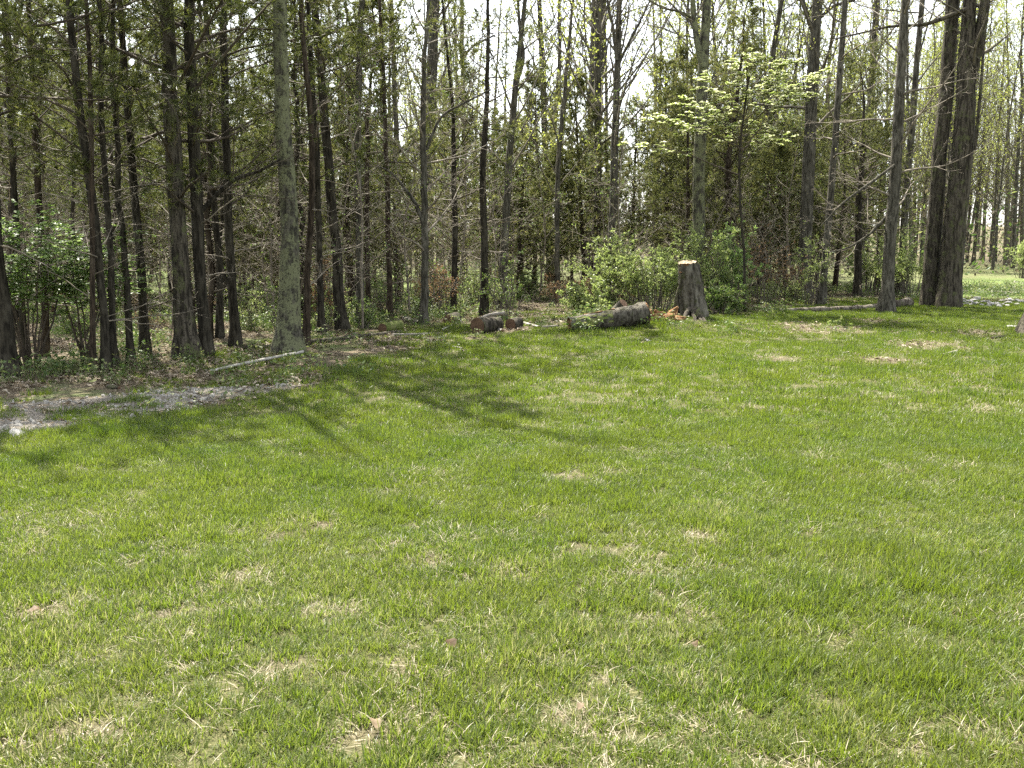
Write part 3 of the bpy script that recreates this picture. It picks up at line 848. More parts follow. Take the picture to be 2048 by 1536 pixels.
# ------------------------------------------------------------------ woods behind: prototypes and copies
def proto(kind, seed):
    rg = np.random.default_rng(seed)
    if kind == 'pine':
        H = rg.uniform(8, 10.5); r0 = rg.uniform(.032, .058)
        P, r = resample([[0, 0, -.08], [rg.normal(0, .15), rg.normal(0, .15), H * .5], [rg.normal(0, .4), rg.normal(0, .4), H]], [r0, r0 * .7, .012], 22)
        P = trunk_noise(P, r, rg, .16); r = flare(P, r, .35)
        cr = pine_crown(P, r, rg, live=(rg.uniform(.16, .3), 1), n_live=28, L=1.5, n2=6, ncl=6, nn=12, n_dead=17, dead=(.05, .5), nw=.0105)
        return make_tree('pine_tree', P, r, cr, 'bark_red' if seed % 3 == 0 else 'bark_pine', ('twig_dark', 'twig_pale'), 'pine_needle', rg, 8, (), np.zeros(3))
    if kind == 'poplar':
        H = rg.uniform(15, 22); r0 = rg.uniform(.065, .12)
        P, r = resample([[0, 0, -.08], [rg.normal(0, .25), rg.normal(0, .25), H * .5], [rg.normal(0, .5), rg.normal(0, .5), H]], [r0, r0 * .65, .012], 22)
        P = trunk_noise(P, r, rg, .1); r = flare(P, r, .35)
        cr = bare_crown(P, r, rg, lo=rg.uniform(.14, .26), n1=46, L=3.4, n2=6, n3=4, buds=3, bl=.075, ang=.7, tw=.0062, rr=.38)
        return make_tree('hardwood_tree', P, r, cr, 'bark_grey', ('twig_grey', 'twig_pale'), 'bud', rg, 8, (), np.zeros(3))
    if kind == 'sapling':
        H = rg.uniform(2.6, 5); r0 = rg.uniform(.014, .028)
        P, r = resample([[0, 0, -.05], [rg.normal(0, .15), rg.normal(0, .15), H * .5], [rg.normal(0, .5), rg.normal(0, .5), H]], [r0, r0 * .7, .004], 12)
        P = trunk_noise(P, r, rg, .08)
        cr = bare_crown(P, r, rg, lo=.15, n1=20, L=1.3, n2=6, n3=4, buds=1 if seed % 2 else 0, bl=.045, ang=1.1, trop=.03, rr=.5)
        return make_tree('bare_sapling', P, r, cr, 'twig_pale', ('twig_pale', 'twig_pale'), 'weed_leaf', rg, 5, (), np.zeros(3))
    if kind == 'brown':
        H = rg.uniform(1.6, 3)
        P, r = resample([[0, 0, -.05], [rg.normal(0, .15), rg.normal(0, .15), H * .5], [rg.normal(0, .4), rg.normal(0, .4), H]], [.02, .013, .004], 12)
        cr = bare_crown(P, r, rg, lo=.2, n1=18, L=1.0, n2=6, n3=4, buds=2, bl=.07, ang=1.1, trop=.02, rr=.5)
        return make_tree('beech_sapling', P, r, cr, 'twig_grey', ('twig_grey', 'twig_pale'), 'brown_leaf', rg, 5, (), np.zeros(3))


rgp = np.random.default_rng(77)
placed = []
PLANTED = []


def free(x, y, dmin):
    for a, b in placed:
        if (a - x) ** 2 + (b - y) ** 2 < dmin * dmin:
            return False
    return True


def edge_depth(x):
    """depth of the woods' front along x"""
    return float(np.interp(x, [-30, -9, -6.5, -4.5, -3.2, -2.6, -1, 2, 5, 8, 11, 14, 40], [8, 11.5, 13, 14.6, 15.5, 18, 20.5, 22.5, 24, 26, 31, 44, 60]))


def plant(kind, count, protos, dlo, dhi, back, dmin, what, cat, grp, smin=.85, smax=1.15, dens=None, spread=.6):
    n = 0; tries = 0
    while n < count and tries < 20000:
        tries += 1
        y = math.sqrt(rgp.uniform(dlo ** 2, dhi ** 2))
        x = rgp.uniform(-spread, spread) * y
        if y < edge_depth(x) + back or not free(x, y, dmin):
            continue
        if abs(x / y) > (.53 if y > 25 else .56):
            continue
        if dens is not None and rgp.random() > dens(x, y):
            continue
        p = protos[n % len(protos)]
        o = p if n < len(protos) else copy_tree(p)
        s = rgp.uniform(smin, smax)
        o.location = (x, y, float(tz(x, y))); o.scale = (s, s, s * rgp.uniform(.9, 1.1))
        o.rotation_euler = (rgp.normal(0, .035), rgp.normal(0, .035), rgp.uniform(0, 6.28))
        tag(o, what, cat, grp)
        PLANTED.append((o, what, x / y, y))
        placed.append((x, y)); n += 1


def pine_dens(x, y):
    u = 1024 + FPX * x / y
    return 1.0 if u < 740 else (.02 if u < 1430 else (.2 if u < 1850 else .5))


def pop_dens(x, y):
    u = 1024 + FPX * x / y
    return .35 if u < 700 else (.7 if u < 1100 else (.45 if u < 1420 else 1.0))


plant('pine', 74, [proto('pine', 300 + i) for i in range(6)], 15, 42, 2.0, 1.1, 'slim background pine', 'tree', 'slim background pines', dens=pine_dens)
POP = [proto('poplar', 400 + i) for i in range(6)]
plant('poplar', 90, POP, 28, 95, 4, 1.6, 'tall bare background tree', 'tree', 'tall bare background trees', dens=pop_dens)
plant('poplar2', 34, [copy_tree(o) for o in POP], 40, 85, 0, 1.3, 'tall bare background tree', 'tree', 'tall bare background trees', dens=lambda x, y: 1.0 if x / y > .4 else .06)
placed = []
plant('sapling', 110, [proto('sapling', 500 + i) for i in range(6)], 14, 36, .2, .55, 'thin bare sapling', 'sapling', 'thin bare saplings', .7, 1.2)

# middle-distance evergreens (copies) and the distant woods
placed = []


def ced_proto(seed):
    rg = np.random.default_rng(seed); H = rg.uniform(4.5, 7)
    P, r = resample([[0, 0, -.05], [rg.normal(0, .1), rg.normal(0, .1), H * .5], [rg.normal(0, .2), rg.normal(0, .2), H]], [.07, .045, .008], 14)
    cr = cedar_crown(P, r, rg, lo=rg.uniform(.1, .2), n1=64, L=rg.uniform(1.2, 1.8), pw=.7, n2=8, ncl=6, nn=11, nl=.1, nw=.013, n_dead=8)
    return make_tree('cedar_tree', P, r, cr, 'bark_red', ('twig_dark', 'twig_pale'), 'cedar_leaf', rg, 7, (), np.zeros(3))


plant('cedar', 84, [ced_proto(560 + i) for i in range(4)], 24, 55, 4, 1.5, 'background evergreen', 'tree', 'background evergreens', .8, 1.2)
rg = np.random.default_rng(590)
dw, dl = MB(), MB()
for k in range(160):
    y = rg.uniform(62, 130); x = (rg.uniform(.12, .62) if k % 2 else rg.uniform(-.7, .7)) * y
    z = float(tz(x, y)); H = rg.uniform(13, 20)
    P, r = resample([[x, y, z - .2], [x + rg.normal(0, .4), y, z + H * .5], [x + rg.normal(0, .8), y, z + H]], [.16, .1, .02], 8)
    dw.tubes(P, r, 4)
    B, BR = grow(P, r, 18, (.2, .98), 3.2, .8, 3, rg, trop=.1, jit=.12, rratio=.35, prof=lambda t: 1.15 - t, rmin=.012)
    dw.tubes(B, BR, 3)
    B2, BR2 = grow(B, BR, 7, (.2, 1), .5, .7, 2, rg, trop=.06, jit=.15, rratio=.6, rel=True, rmin=.012)
    dw.tubes(B2, BR2, 3)
    C, D = along(B2, 1, rg); sel = rg.random(len(C)) < .7
    dl.leaves(C[sel], D[sel], .2, .14, rg)
n = 36000
y = rg.uniform(44, 140, n); x = rg.uniform(-.57, .6, n) * y
hh = rg.random(n) ** 1.5 * (1.5 + 4.5 * fbm(x / 3, y / 3, 91)) * np.where(y > 62, 1.7, 1)
for mi_, sel in ((1, rg.random(n) < .5), (2, None)):
    sel = ~last if sel is None else sel
    last = sel
    k_ = int(sel.sum())
    dl.leaves(np.stack([x, y, tz(x, y) + hh], 1)[sel], rg.normal(0, 1, (k_, 3)), .24 * rg.uniform(.6, 1.4, k_), .12, rg, mi_)
o = dw.obj('distant_woods', [M['twig_grey']])
tag(o, 'distant bare woods filling the gaps between the nearer trunks', 'woods', kind='stuff')
o = dl.obj('distant_foliage', [M['bud'], M['weed_leaf'], M['brush']], smooth=False)
tag(o, 'hazy spring foliage and brush of the distant woods', 'foliage', kind='stuff')

# tangle of thin twigs and sprouting leaves filling the understory
rg = np.random.default_rng(595)
n = 30000
y = np.sqrt(rg.uniform(16 ** 2, 50 ** 2, n)); x = rg.uniform(-.62, .6, n) * y
ed = np.array([edge_depth(v) for v in x])
k_ = (y > ed + .8) & (rg.random(n) < sstep(.3, .6, fbm(x * .45, y * .45, 97))) & ~((x / y > .43) & (y < 46))
x, y = x[k_], y[k_]; n = len(x)
hh = rg.random(n) ** 1.3 * (.8 + 4.2 * fbm(x * .3, y * .3, 98))
C = np.stack([x, y, tz(x, y) + hh], 1)
D = rg.normal(0, 1, (n, 3)); D[:, 2] = np.abs(D[:, 2]) * .9 + .1
tg = MB(); tg.needles(C, D, rg.uniform(.35, 1.1, n), .009, rg, 0)
j_ = rg.random(n) < .3
tg.leaves(C[j_] + rg.normal(0, .1, (int(j_.sum()), 3)), rg.normal(0, 1, (int(j_.sum()), 3)), .06 * rg.uniform(.6, 1.4, int(j_.sum())), .04, rg, 1)
tag(tg.obj('twig_tangle', [M['brush'], M['weed_leaf']], smooth=False), 'tangle of thin brown twigs in the understory of the woods', 'twigs', kind='stuff')

# ------------------------------------------------------------------ shrubs and small leafy trees
def shrub(name, label, cat, u, vb, Yd, w, h, seed, leaf_m, n_st=26, leaves=9, ll=.055, lw=.03, group=None, stems='twig_grey', flat=.2, n2=7, n3=3, lean=.5):
    rg = np.random.default_rng(seed)
    if Yd is None:
        b = ground(u, vb)
    else:
        q = at_y(u, vb, Yd); b = np.array([q[0], Yd, float(tz(q[0], Yd))])
    root = empty(name, b)
    az = rg.uniform(0, 6.28, n_st); rad = rg.uniform(.2, 1, n_st) * w * .5
    n = 8; s = np.linspace(0, 1, n)
    tip = np.stack([np.cos(az) * rad, np.sin(az) * rad * .8, h * rg.uniform(.4, 1.15, n_st) * (1 - .35 * (rad / (w * .5)) ** 2)], 1)
    st = np.stack([np.cos(az) * rad * .35, np.sin(az) * rad * .3, np.full(n_st, -.04)], 1)
    P = st[:, None] + (tip - st)[:, None] * s[None, :, None]
    P[:, :, 2] += (h * .16 * np.sin(s * math.pi))[None]
    P[:, 1:, :] += np.cumsum(rg.normal(0, .03, (n_st, n - 1, 3)), 1)
    Rr = np.linspace(.012, .003, n)[None] * rg.uniform(.6, 1.2, (n_st, 1))
    wd = MB(); wd.tubes(P, Rr, 4, 0)
    B2, R2 = grow(P, Rr, n2, (.25, 1), .32, .8, 5, rg, trop=-.02, jit=.2, rratio=.5, rel=True, rmin=.0025)
    wd.tubes(B2, R2, 3, 0)
    B3, R3 = grow(B2, R2, n3, (.2, 1), .5, .8, 4, rg, jit=.2, rratio=.6, rel=True, rmin=.002)
    wd.tubes(B3, R3, 3, 0)
    wd.obj('stems', M[stems], root)
    lf = MB()
    C, D = along(B3, leaves, rg, .05, 1)
    C2, D2 = along(B2, leaves, rg, .3, 1)
    C = np.vstack([C, C2]); D = np.vstack([D, D2])
    tone = np.clip(np.repeat(rg.random(max(1, len(C) // 20 + 1)), 20)[:len(C)] * .5 + rg.random(len(C)) * .5, 0, 1)
    lf.leaves(C, D * .5 + rg.normal(0, .7, C.shape), ll * rg.uniform(.6, 1.4, len(C)), lw * rg.uniform(.7, 1.3, len(C)), rg, 0, tone, flat)
    lf.obj('foliage', M[leaf_m], root, smooth=False)
    tag(root, label, cat, group)
    return root


G_BUSH = 'leafy green bushes behind the stump'
shrub('bush', 'largest bright green bush behind the big mossy log', 'bush', 1305, 620, 22.5, 2.6, 1.45, 601, 'bush_leaf', 40, 7, group=G_BUSH)
shrub('bush', 'green bush right behind the tall stump', 'bush', 1400, 620, 23.2, 2.0, 1.75, 602, 'bush_leaf', 32, 7, group=G_BUSH)
shrub('bush', 'darker green bush right of the tall stump', 'bush', 1462, 620, 23.6, 1.7, 1.75, 603, 'maple_leaf', 28, 7, group=G_BUSH)
shrub('bush', 'grey-green upright bush left of the largest bright bush', 'bush', 1208, 620, 23.0, 1.6, 1.8, 604, 'bush_leaf', 26, 6, group=G_BUSH)
shrub('bush', 'low green bush at the foot of the largest bush, left of the log', 'bush', 1170, 630, 21.5, 1.1, .6, 605, 'bush_leaf', 22, 6, group=G_BUSH)
shrub('bush', 'low weedy bush on the right foot of the tall stump', 'bush', 1450, 632, 21.5, 1.3, .55, 606, 'weed_leaf', 24, 5, group=G_BUSH)
G_BUSH2 = 'leafy bushes behind the long fallen log'
shrub('bush', 'green bush between the lone lawn trunk and the twin oaks', 'bush', 1818, 600, 28, 1.9, 1.7, 607, 'bush_leaf', 30, 7, group=G_BUSH2)
shrub('bush', 'green bush just left of the lone lawn trunk', 'bush', 1738, 600, 29, 1.9, 1.6, 608, 'bush_leaf', 28, 6, group=G_BUSH2)
shrub('bush', 'yellow-green thin shrub left of the thin leaning trunk', 'bush', 1622, 610, 25, .9, 1.5, 609, 'bush_leaf', 12, 4, group=G_BUSH2)
shrub('bush', 'green bush at the right picture edge beyond the driveway', 'bush', 2045, 558, 42, 1.6, 1.6, 610, 'bush_leaf', 24, 6, group=G_BUSH2)
for k, (u, v, Yd, w, h, lab) in enumerate([(1530, 622, 25, 1.7, 2.0, 'rust-brown leafed sapling clump right of the green bushes'), (1568, 612, 26.5, 1.2, 1.3, 'smaller rust-brown clump at the left end of the long fallen log'),
                                           (872, 628, 21.5, 1.0, 1.2, 'rust-leafed sapling behind the brush pile'), (640, 640, 19, .9, 1.1, 'brown leafed sapling in the shade right of the lichen-covered trunk')]):
    shrub('beech_sapling', lab, 'sapling', u, v, Yd, w, h, 620 + k, 'brown_leaf', 14, 2, .06, .035, 'saplings still holding brown leaves', n2=6, n3=3)

# leafy sapling at the left edge: leaves in flat layers on spreading branches
for k, (u, v, Yd, w, h, ns, lab) in enumerate([(62, 742, 12.6, 2.5, 2.1, 13, 'green maple sapling with layered leaves at the left edge'), (170, 738, 13.4, 1.9, 1.95, 9, 'smaller green maple sapling touching the slender leaning pine')]):
    rg = np.random.default_rng(640 + k)
    q = at_y(u, v, Yd); b = np.array([q[0], Yd, float(tz(q[0], Yd))])
    root = empty('maple_sapling', b)
    n = 9; s = np.linspace(0, 1, n)
    az = rg.uniform(0, 6.28, ns); tip = np.stack([np.cos(az) * w * .32 * rg.uniform(.3, 1.1, ns), np.sin(az) * w * .28 * rg.uniform(.3, 1, ns), h * rg.uniform(.6, .95, ns)], 1)
    st = tip * np.array([.12, .12, 0]) + np.array([0, 0, -.04])
    P = st[:, None] + (tip - st)[:, None] * s[None, :, None]
    P[:, 1:] += np.cumsum(rg.normal(0, .018, (ns, n - 1, 3)), 1)
    Rr = np.linspace(.016, .004, n)[None] * rg.uniform(.7, 1.2, (ns, 1))
    wd = MB(); wd.tubes(P, Rr, 5)
    B, BR = grow(P, Rr, 8, (.5, 1), .55, 1.15, 7, rg, trop=-.01, jit=.1, rratio=.5, flatten=.6, rmin=.003)
    wd.tubes(B, BR, 4)
    B2, BR2 = grow(B, BR, 8, (.15, 1), .4, .9, 4, rg, trop=-.02, jit=.12, rratio=.6, rel=True, flatten=.85, rmin=.002)
    wd.tubes(B2, BR2, 3)
    wd.obj('stems', M['twig_dark'], root)
    C, D = along(B2, 6, rg, .15, 1)
    D = D + rg.normal(0, .6, D.shape); D[:, 2] = D[:, 2] * .35 - .12
    lf = MB(); lf.leaves(C, D, .075 * rg.uniform(.6, 1.3, len(C)), .05, rg, 0, None, .75)
    lf.obj('foliage', M['maple_leaf'], root, smooth=False)
    tag(root, lab, 'sapling', 'leafy saplings at the left edge')

# flowering dogwood: tiers of nearly level branches carrying pale bracts
rg = np.random.default_rng(660)
Yd = 22.0
q = at_y(1492, 612, Yd); b = np.array([q[0], Yd, float(tz(q[0], Yd))])
root = empty('dogwood_tree', b)
P, r = px_line([(1492, 612, 6), (1488, 480, 5), (1478, 340, 5), (1490, 220, 4), (1500, 150, 3)], Yd, b[2], None, rg, 18, .05)
tr = MB(); tr.tubes(P - b, r, 7, 0, rough=.1, rg=rg); tr.obj('trunk', M['bark_pine'], root)
wd, lf = MB(), MB()
tiers = [(1485, 300, 1325, 238, 20), (1480, 280, 1380, 205, 12), (1488, 240, 1420, 160, 12), (1496, 190, 1560, 128, 14), (1490, 240, 1618, 148, 20), (1490, 260, 1590, 190, 16),
         (1495, 170, 1500, 120, 10), (1484, 300, 1560, 235, 10), (1478, 350, 1275, 285, 8), (1484, 320, 1480, 250, 9), (1482, 330, 1540, 275, 9), (1480, 300, 1440, 215, 14), (1492, 230, 1530, 165, 14)]
for (u0, v0, u1, v1, nb) in tiers:
    a = at_y(u0, v0, Yd); c = at_y(u1, v1, Yd + rg.normal(0, .6))
    mid = (a + c) / 2 + np.array([0, 0, .12]); mid2 = a * .2 + c * .8 + np.array([0, 0, .08])
    LP, LR = resample([a, mid, mid2, c], [.016, .01, .007, .004], 10)
    LP = trunk_noise(LP, LR, rg, .05); LP[0] = a
    wd.tubes(LP - b, LR, 5, 0)
    B, BR = grow(LP - b, LR, nb, (.35, 1), .5, .9, 5, rg, trop=.02, jit=.12, rratio=.6, flatten=.92, rmin=.003)
    wd.tubes(B, BR, 3, 0)
    B2, BR2 = grow(B, BR, 4, (.2, 1), .45, .8, 4, rg, trop=.05, jit=.12, rratio=.6, rel=True, flatten=.6, rmin=.002)
    wd.tubes(B2, BR2, 3, 0)
    C, D = along(B2, 7, rg, .4, 1)
    C = C + np.array([0, 0, .02])
    nn = 4
    C3 = np.repeat(C, nn, 0); D3 = rg.normal(0, 1, C3.shape); D3[:, 2] = np.abs(D3[:, 2]) * .12
    lf.leaves(C3, D3, 0.06 * rg.uniform(.7, 1.3, len(C3)), .05, rg, 0, np.repeat(np.clip(rg.random(len(C)) * .75, 0, 1), nn), .7)
cw = wd.obj('crown', M['twig_dark'], root)
lf.obj('blossom', M['dogwood_bract'], cw, smooth=False)
tag(root, 'dogwood in pale white bloom, tiered branches in front of the evergreens', 'tree')

# undergrowth copies along the woods' edge
def weed_proto(seed):
    rg = np.random.default_rng(seed)
    o = shrub('undergrowth_shrub', 'x', 'shrub', 1024, 700, None, rg.uniform(.7, 1.2), rg.uniform(.5, 1.0), seed, ['weed_leaf', 'bush_leaf', 'weed_leaf', 'brown_leaf'][seed % 4], 14, 2, .045, .028, n2=6, n3=3)
    return o


placed = []
plant('shrub', 120, [weed_proto(700 + i) for i in range(6)], 14, 34, .0, .45, 'low undergrowth shrub', 'shrub', 'low undergrowth shrubs', .6, 1.25)

# ------------------------------------------------------------------ stump
rg = np.random.default_rng(31)
sb = ground(1384, 634)
SY = sb[1]
k_ = SY / FPX
st_root = empty('tall_stump', sb)
H = 108 * k_
ns, nz = 40, 26
th = np.arange(ns) * 2 * math.pi / ns
V = []
zs = np.linspace(-.08, H, nz)
for z in zs:
    f = max(z, 0) / H
    rb = (28 - 8.0 * f ** 1.1) * k_ * (1 + .12 * math.exp(-max(z, 0) / .12))
    flute = 1 + (1 - f) * (.08 * np.cos(th * 3 - .6) + .06 * np.cos(th * 5 + 1.2)) + .03 * np.cos(th * 9 + .5 + 2 * f) + .025 * np.cos(th * 14 + 3 * f) + .022 * rg.normal(size=ns)
    cx = (1 - 11 * f) * k_
    rr = rb * flute
    V.append(np.stack([cx + rr * np.cos(th), rr * np.sin(th) * .95, np.full(ns, z)], 1))
V = np.array(V)
V[-1, :, 2] += .012 * rg.normal(size=ns)
# notch sawn out of the left front of the top
notch = (np.cos(th - 4.0) > .55)
for zi in range(nz - 4, nz):
    V[zi, notch, 2] -= .02 * (zi - nz + 5) / 4
b_ = MB()
i = np.arange(nz - 1)[:, None] * ns; kk = np.arange(ns)[None]; k2 = (kk + 1) % ns
b_.add(V.reshape(-1, 3), quads=np.stack([i + kk, i + k2, i + ns + k2, i + ns + kk], -1).reshape(-1, 4))
M['stump_bark'] = bark_mat('stump_bark', (.028, .024, .017), (.115, .104, .08), patch=(.055, .06, .024), patch_amt=.58, furrow=17, pale=(.18, .165, .13))
b_.obj('trunk', M['stump_bark'], st_root)
top = V[-1]; ctr = top.mean(0)
cf = MB()
ring2 = ctr + (top - ctr) * .55 + np.array([0, 0, .012]); ring2[:, 2] += .018 * rg.normal(size=ns)
vv = np.vstack([ctr + (top - ctr) * .96 + np.array([0, 0, .004]), ring2, ctr[None] + np.array([0, 0, .03])])
q = [(a, (a + 1) % ns, ns + (a + 1) % ns, ns + a) for a in range(ns)]
t = [(ns + a, ns + (a + 1) % ns, 2 * ns) for a in range(ns)]
cf.add(vv, quads=q, tris=t)
cf.obj('cut_face', M['cut_wood'], st_root)
# splinter ridge left standing on the cut
for k in range(5):
    sp = MB()
    x0 = rg.uniform(-.04, .1); y0 = rg.uniform(-.06, .04)
    P = np.array([[ctr[0] + x0, ctr[1] + y0, ctr[2] + .005], [ctr[0] + x0 + rg.normal(0, .012), ctr[1] + y0, ctr[2] + rg.uniform(.03, .075)]])
    sp.tubes(P, np.array([.022, .003]), 5)
    sp.obj('splinter', M['cut_wood'], st_root, smooth=False)
# decayed notch on the left front of the top: a recessed block of red rotten wood
nb = MB()
fr = V[-1][np.argmin(np.abs(th - 4.05))]
a0, a1 = 3.55, 4.55
sel = np.linspace(a0, a1, 9)
rad_t = np.linalg.norm((V[-2] - V[-2].mean(0))[:, :2], axis=1).mean()
oc = V[-3].mean(0)
ou = np.array([[oc[0] + math.cos(x) * rad_t * 1.1, oc[1] + math.sin(x) * rad_t * 1.07, 0] for x in sel])
zt, zb_ = H - .015, H - .21
vv = np.vstack([ou + [0, 0, zt], ou * 1.0 + [0, 0, H - .1], ou + [0, 0, zb_]])
vv[9:18, 0] += .02; vv[9:18, 1] += .03 + .02 * rg.random(9)
vv[18:, 1] += .012; vv[18:, 2] += .05 * rg.random(9)
q = [(a, a + 1, a + 10, a + 9) for a in range(8)] + [(9 + a, 10 + a, a + 19, a + 18) for a in range(8)]
nb.add(vv, quads=q)
nb.obj('rotten_notch', M['rot_wood'], st_root, smooth=False)
# slab of bark hanging off the left side, and roots
fl = MB()
for zz0, zz1, x0, wdt in ((.02, H * .62, -.34, .05),):
    P = np.array([[-30.5 * k_, -.06, -.05], [-32 * k_, -.05, H * .2], [-31 * k_, -.04, H * .42], [-27 * k_, -.02, H * .6]])
    fl.tubes(*resample(P, [.05, .055, .045, .012], 10), 7, rough=.5, rg=rg)
fl.obj('bark_slab', M['bark_oak'], st_root, smooth=False)
for (du, dv, w0) in ((26, 12, .06), (38, 18, .035), (-22, 8, .05), (8, 8, .06), (32, -4, .06)):
    e = ground(1384 + du, 634 + dv) - sb
    P, r = resample([[e[0] * .3, e[1] * .25 - .05, .16], [e[0] * .65, e[1] * .6, .05 + e[2] * .5], [e[0], e[1], e[2] - .03]], [w0 * 1.2, w0 * .8, w0 * .3], 9)
    rt = MB(); rt.tubes(P, r, 8, rough=.2, rg=rg); rt.obj('root', M['bark_oak'], st_root)
tag(st_root, 'tall grey tree stump with flat sawn top in front of the bushes', 'stump')


# ------------------------------------------------------------------ logs and sticks
def log(name, label, pts, mat, seed, cat='log', group=None, end='cut_old', sides=14, n=14, rough=.16, both=True, hollow=False, knots=0, lift=.75, bow=0.0, extra=None):
    """pts: (u, v, width px) of the log's lower edge, laid on the ground (or explicit world points)"""
    rg = np.random.default_rng(seed)
    P = []; r = []
    for p_ in pts:
        if len(p_) == 3:
            g_ = ground(p_[0], p_[1]); rr = p_[2] * .5 * g_[1] / FPX
            P.append([g_[0], g_[1], g_[2] + rr * lift]); r.append(rr)
        else:
            P.append(list(p_[:3])); r.append(p_[3])
    P, r = resample(P, r, n)
    if bow:
        P[:, 2] += bow * np.sin(np.linspace(0, math.pi, n) * 2) + bow * .5 * rg.normal(size=n)
    b = P[0].copy(); b[2] = float(tz(b[0], b[1]))
    root = empty(name, b)
    w = MB(); w.tubes(P - b, r, sides, 0, rough=rough, rg=rg); w.obj('bark', M[mat], root)
    for e, nxt in ((0, 1), (n - 1, n - 2)):
        if not both and e == 0:
            continue
        d = P[e] - P[nxt]; d /= np.linalg.norm(d)
        A = np.cross(d, [0, 0, 1.]); A /= np.linalg.norm(A); B = np.cross(A, d)
        t_ = np.arange(sides) * 2 * math.pi / sides
        ring = (P[e] - b) + d * .004 + r[e] * .99 * (np.cos(t_)[:, None] * A + np.sin(t_)[:, None] * B)
        inner = (P[e] - b) + d * (.006 if not hollow else -.18) + r[e] * (.5 if hollow else .45) * (np.cos(t_)[:, None] * A + np.sin(t_)[:, None] * B) * (1 + .2 * rg.normal(size=sides))[:, None]
        c_ = (P[e] - b) + d * (.008 if not hollow else -.3)
        f_ = MB()
        f_.add(np.vstack([ring, inner, c_[None]]), quads=[(a, (a + 1) % sides, sides + (a + 1) % sides, sides + a) for a in range(sides)], tris=[(sides + a, sides + (a + 1) % sides, 2 * sides) for a in range(sides)])
        f_.obj('cut_face', M[end], root, smooth=False)
    for k in range(knots):
        f = rg.uniform(.2, .85); j = int(f * (n - 1)); a = rg.uniform(0, 6.28)
        d = np.array([math.cos(a) * .6, math.sin(a) * .6, .6]); L = r[j] * rg.uniform(1.5, 2.4)
        kb = MB(); kb.tubes(np.array([P[j] - b, P[j] - b + d * L]), np.array([r[j] * .35, r[j] * .25]), 7, cap=True, rough=.2, rg=rg); kb.obj('branch_stub', M[mat], root)
    tag(root, label, cat, group)
    return root, P, r, b


# big mossy log against the stump
c0 = at_y(1138, 648, 17.2); c1 = at_y(1292, 623, 17.55)
cm = lambda f, dz=0: tuple(c0 * (1 - f) + c1 * f + np.array([0, 0, dz]))
root, P, r, b = log('fallen_log', 'thick decaying log with a sawn end leaning up toward the tall stump', [(*cm(0), .115), (*cm(.35, -.02), .145), (*cm(.7, -.03), .165), (*cm(1, -.02), .195)],
                    'stump_bark', 51, end='rot_wood', sides=18, n=16, rough=.24, hollow=True, both=True)
# rotten upper side where the bark has gone, and moss on its left half
rg = np.random.default_rng(52)
rs = MB()
i0, i1 = 3, 10
pts_ = []
for j in range(i0, i1):
    d = P[min(j + 1, 15)] - P[j - 1]; d /= np.linalg.norm(d)
    A = np.cross(d, [0, 0, 1.]); A /= np.linalg.norm(A); B = np.cross(A, d)
    for a in np.linspace(-.1, 1.7, 7):
        pts_.append((P[j] - b) + r[j] * (1.03 + .05 * rg.random()) * (math.cos(a) * A * (-1 if A[1] > 0 else 1) * -1 + math.sin(a) * B))
m_ = i1 - i0
rs.add(np.array(pts_), quads=[(7 * a + c, 7 * a + c + 1, 7 * a + c + 8, 7 * a + c + 7) for a in range(m_ - 1) for c in range(6)])
rs.obj('rotten_side', M['rot_wood'], root, smooth=False)
ms = MB(); pts_ = []
for j in range(0, 9):
    d = P[j + 1] - P[j]; d /= np.linalg.norm(d)
    A = np.cross(d, [0, 0, 1.]); A /= np.linalg.norm(A); B = np.cross(A, d)
    if A[1] > 0:
        A = -A
    for a in np.linspace(-.3, .9, 6):
        pts_.append((P[j] - b) + r[j] * (1.03 + .06 * rg.random()) * (math.cos(a) * A + math.sin(a) * B))
ms.add(np.array(pts_), quads=[(6 * a + c, 6 * a + c + 1, 6 * a + c + 7, 6 * a + c + 6) for a in range(8) for c in range(5) if rg.random() > .25])
ms.obj('moss', M['moss'], root, smooth=False)

# jagged orange rotten chunk between log and stump
rg = np.random.default_rng(53)
c_ = ground(1322, 640)
root = empty('rotten_chunk', c_)
for k in range(12):
    ch = MB()
    p = np.array([rg.uniform(-.24, .22), rg.uniform(-.08, .1), 0])
    L = rg.uniform(.16, .34); d = np.array([rg.normal(0, .5) + .55, rg.normal(0, .25), rg.uniform(.15, .75)]); d /= np.linalg.norm(d)
    ch.tubes(np.array([p + [0, 0, -.02], p + d * L * .5, p + d * L]), np.array([.05, .07, .02]) * rg.uniform(.6, 1.3), 6, cap=True, rough=.7, rg=rg)
    ch.obj('wood_piece', M['rot_wood'], root, smooth=False)
tag(root, 'jagged orange rotten wood between the sawn log end and the stump', 'rotten wood')
# short log behind the big one with its sawn end up
q0 = at_y(1222, 632, 18.5); q1 = at_y(1247, 606, 18.3)
q0[2] = float(tz(q0[0], q0[1])) + .02
log('short_log', 'short sawn branch propped up behind the thick decaying log', [(*q0, .1), (*((q0 + q1) / 2), .095), (*q1, .09)], 'stump_bark', 54, end='cut_old', sides=12, n=6, knots=1)
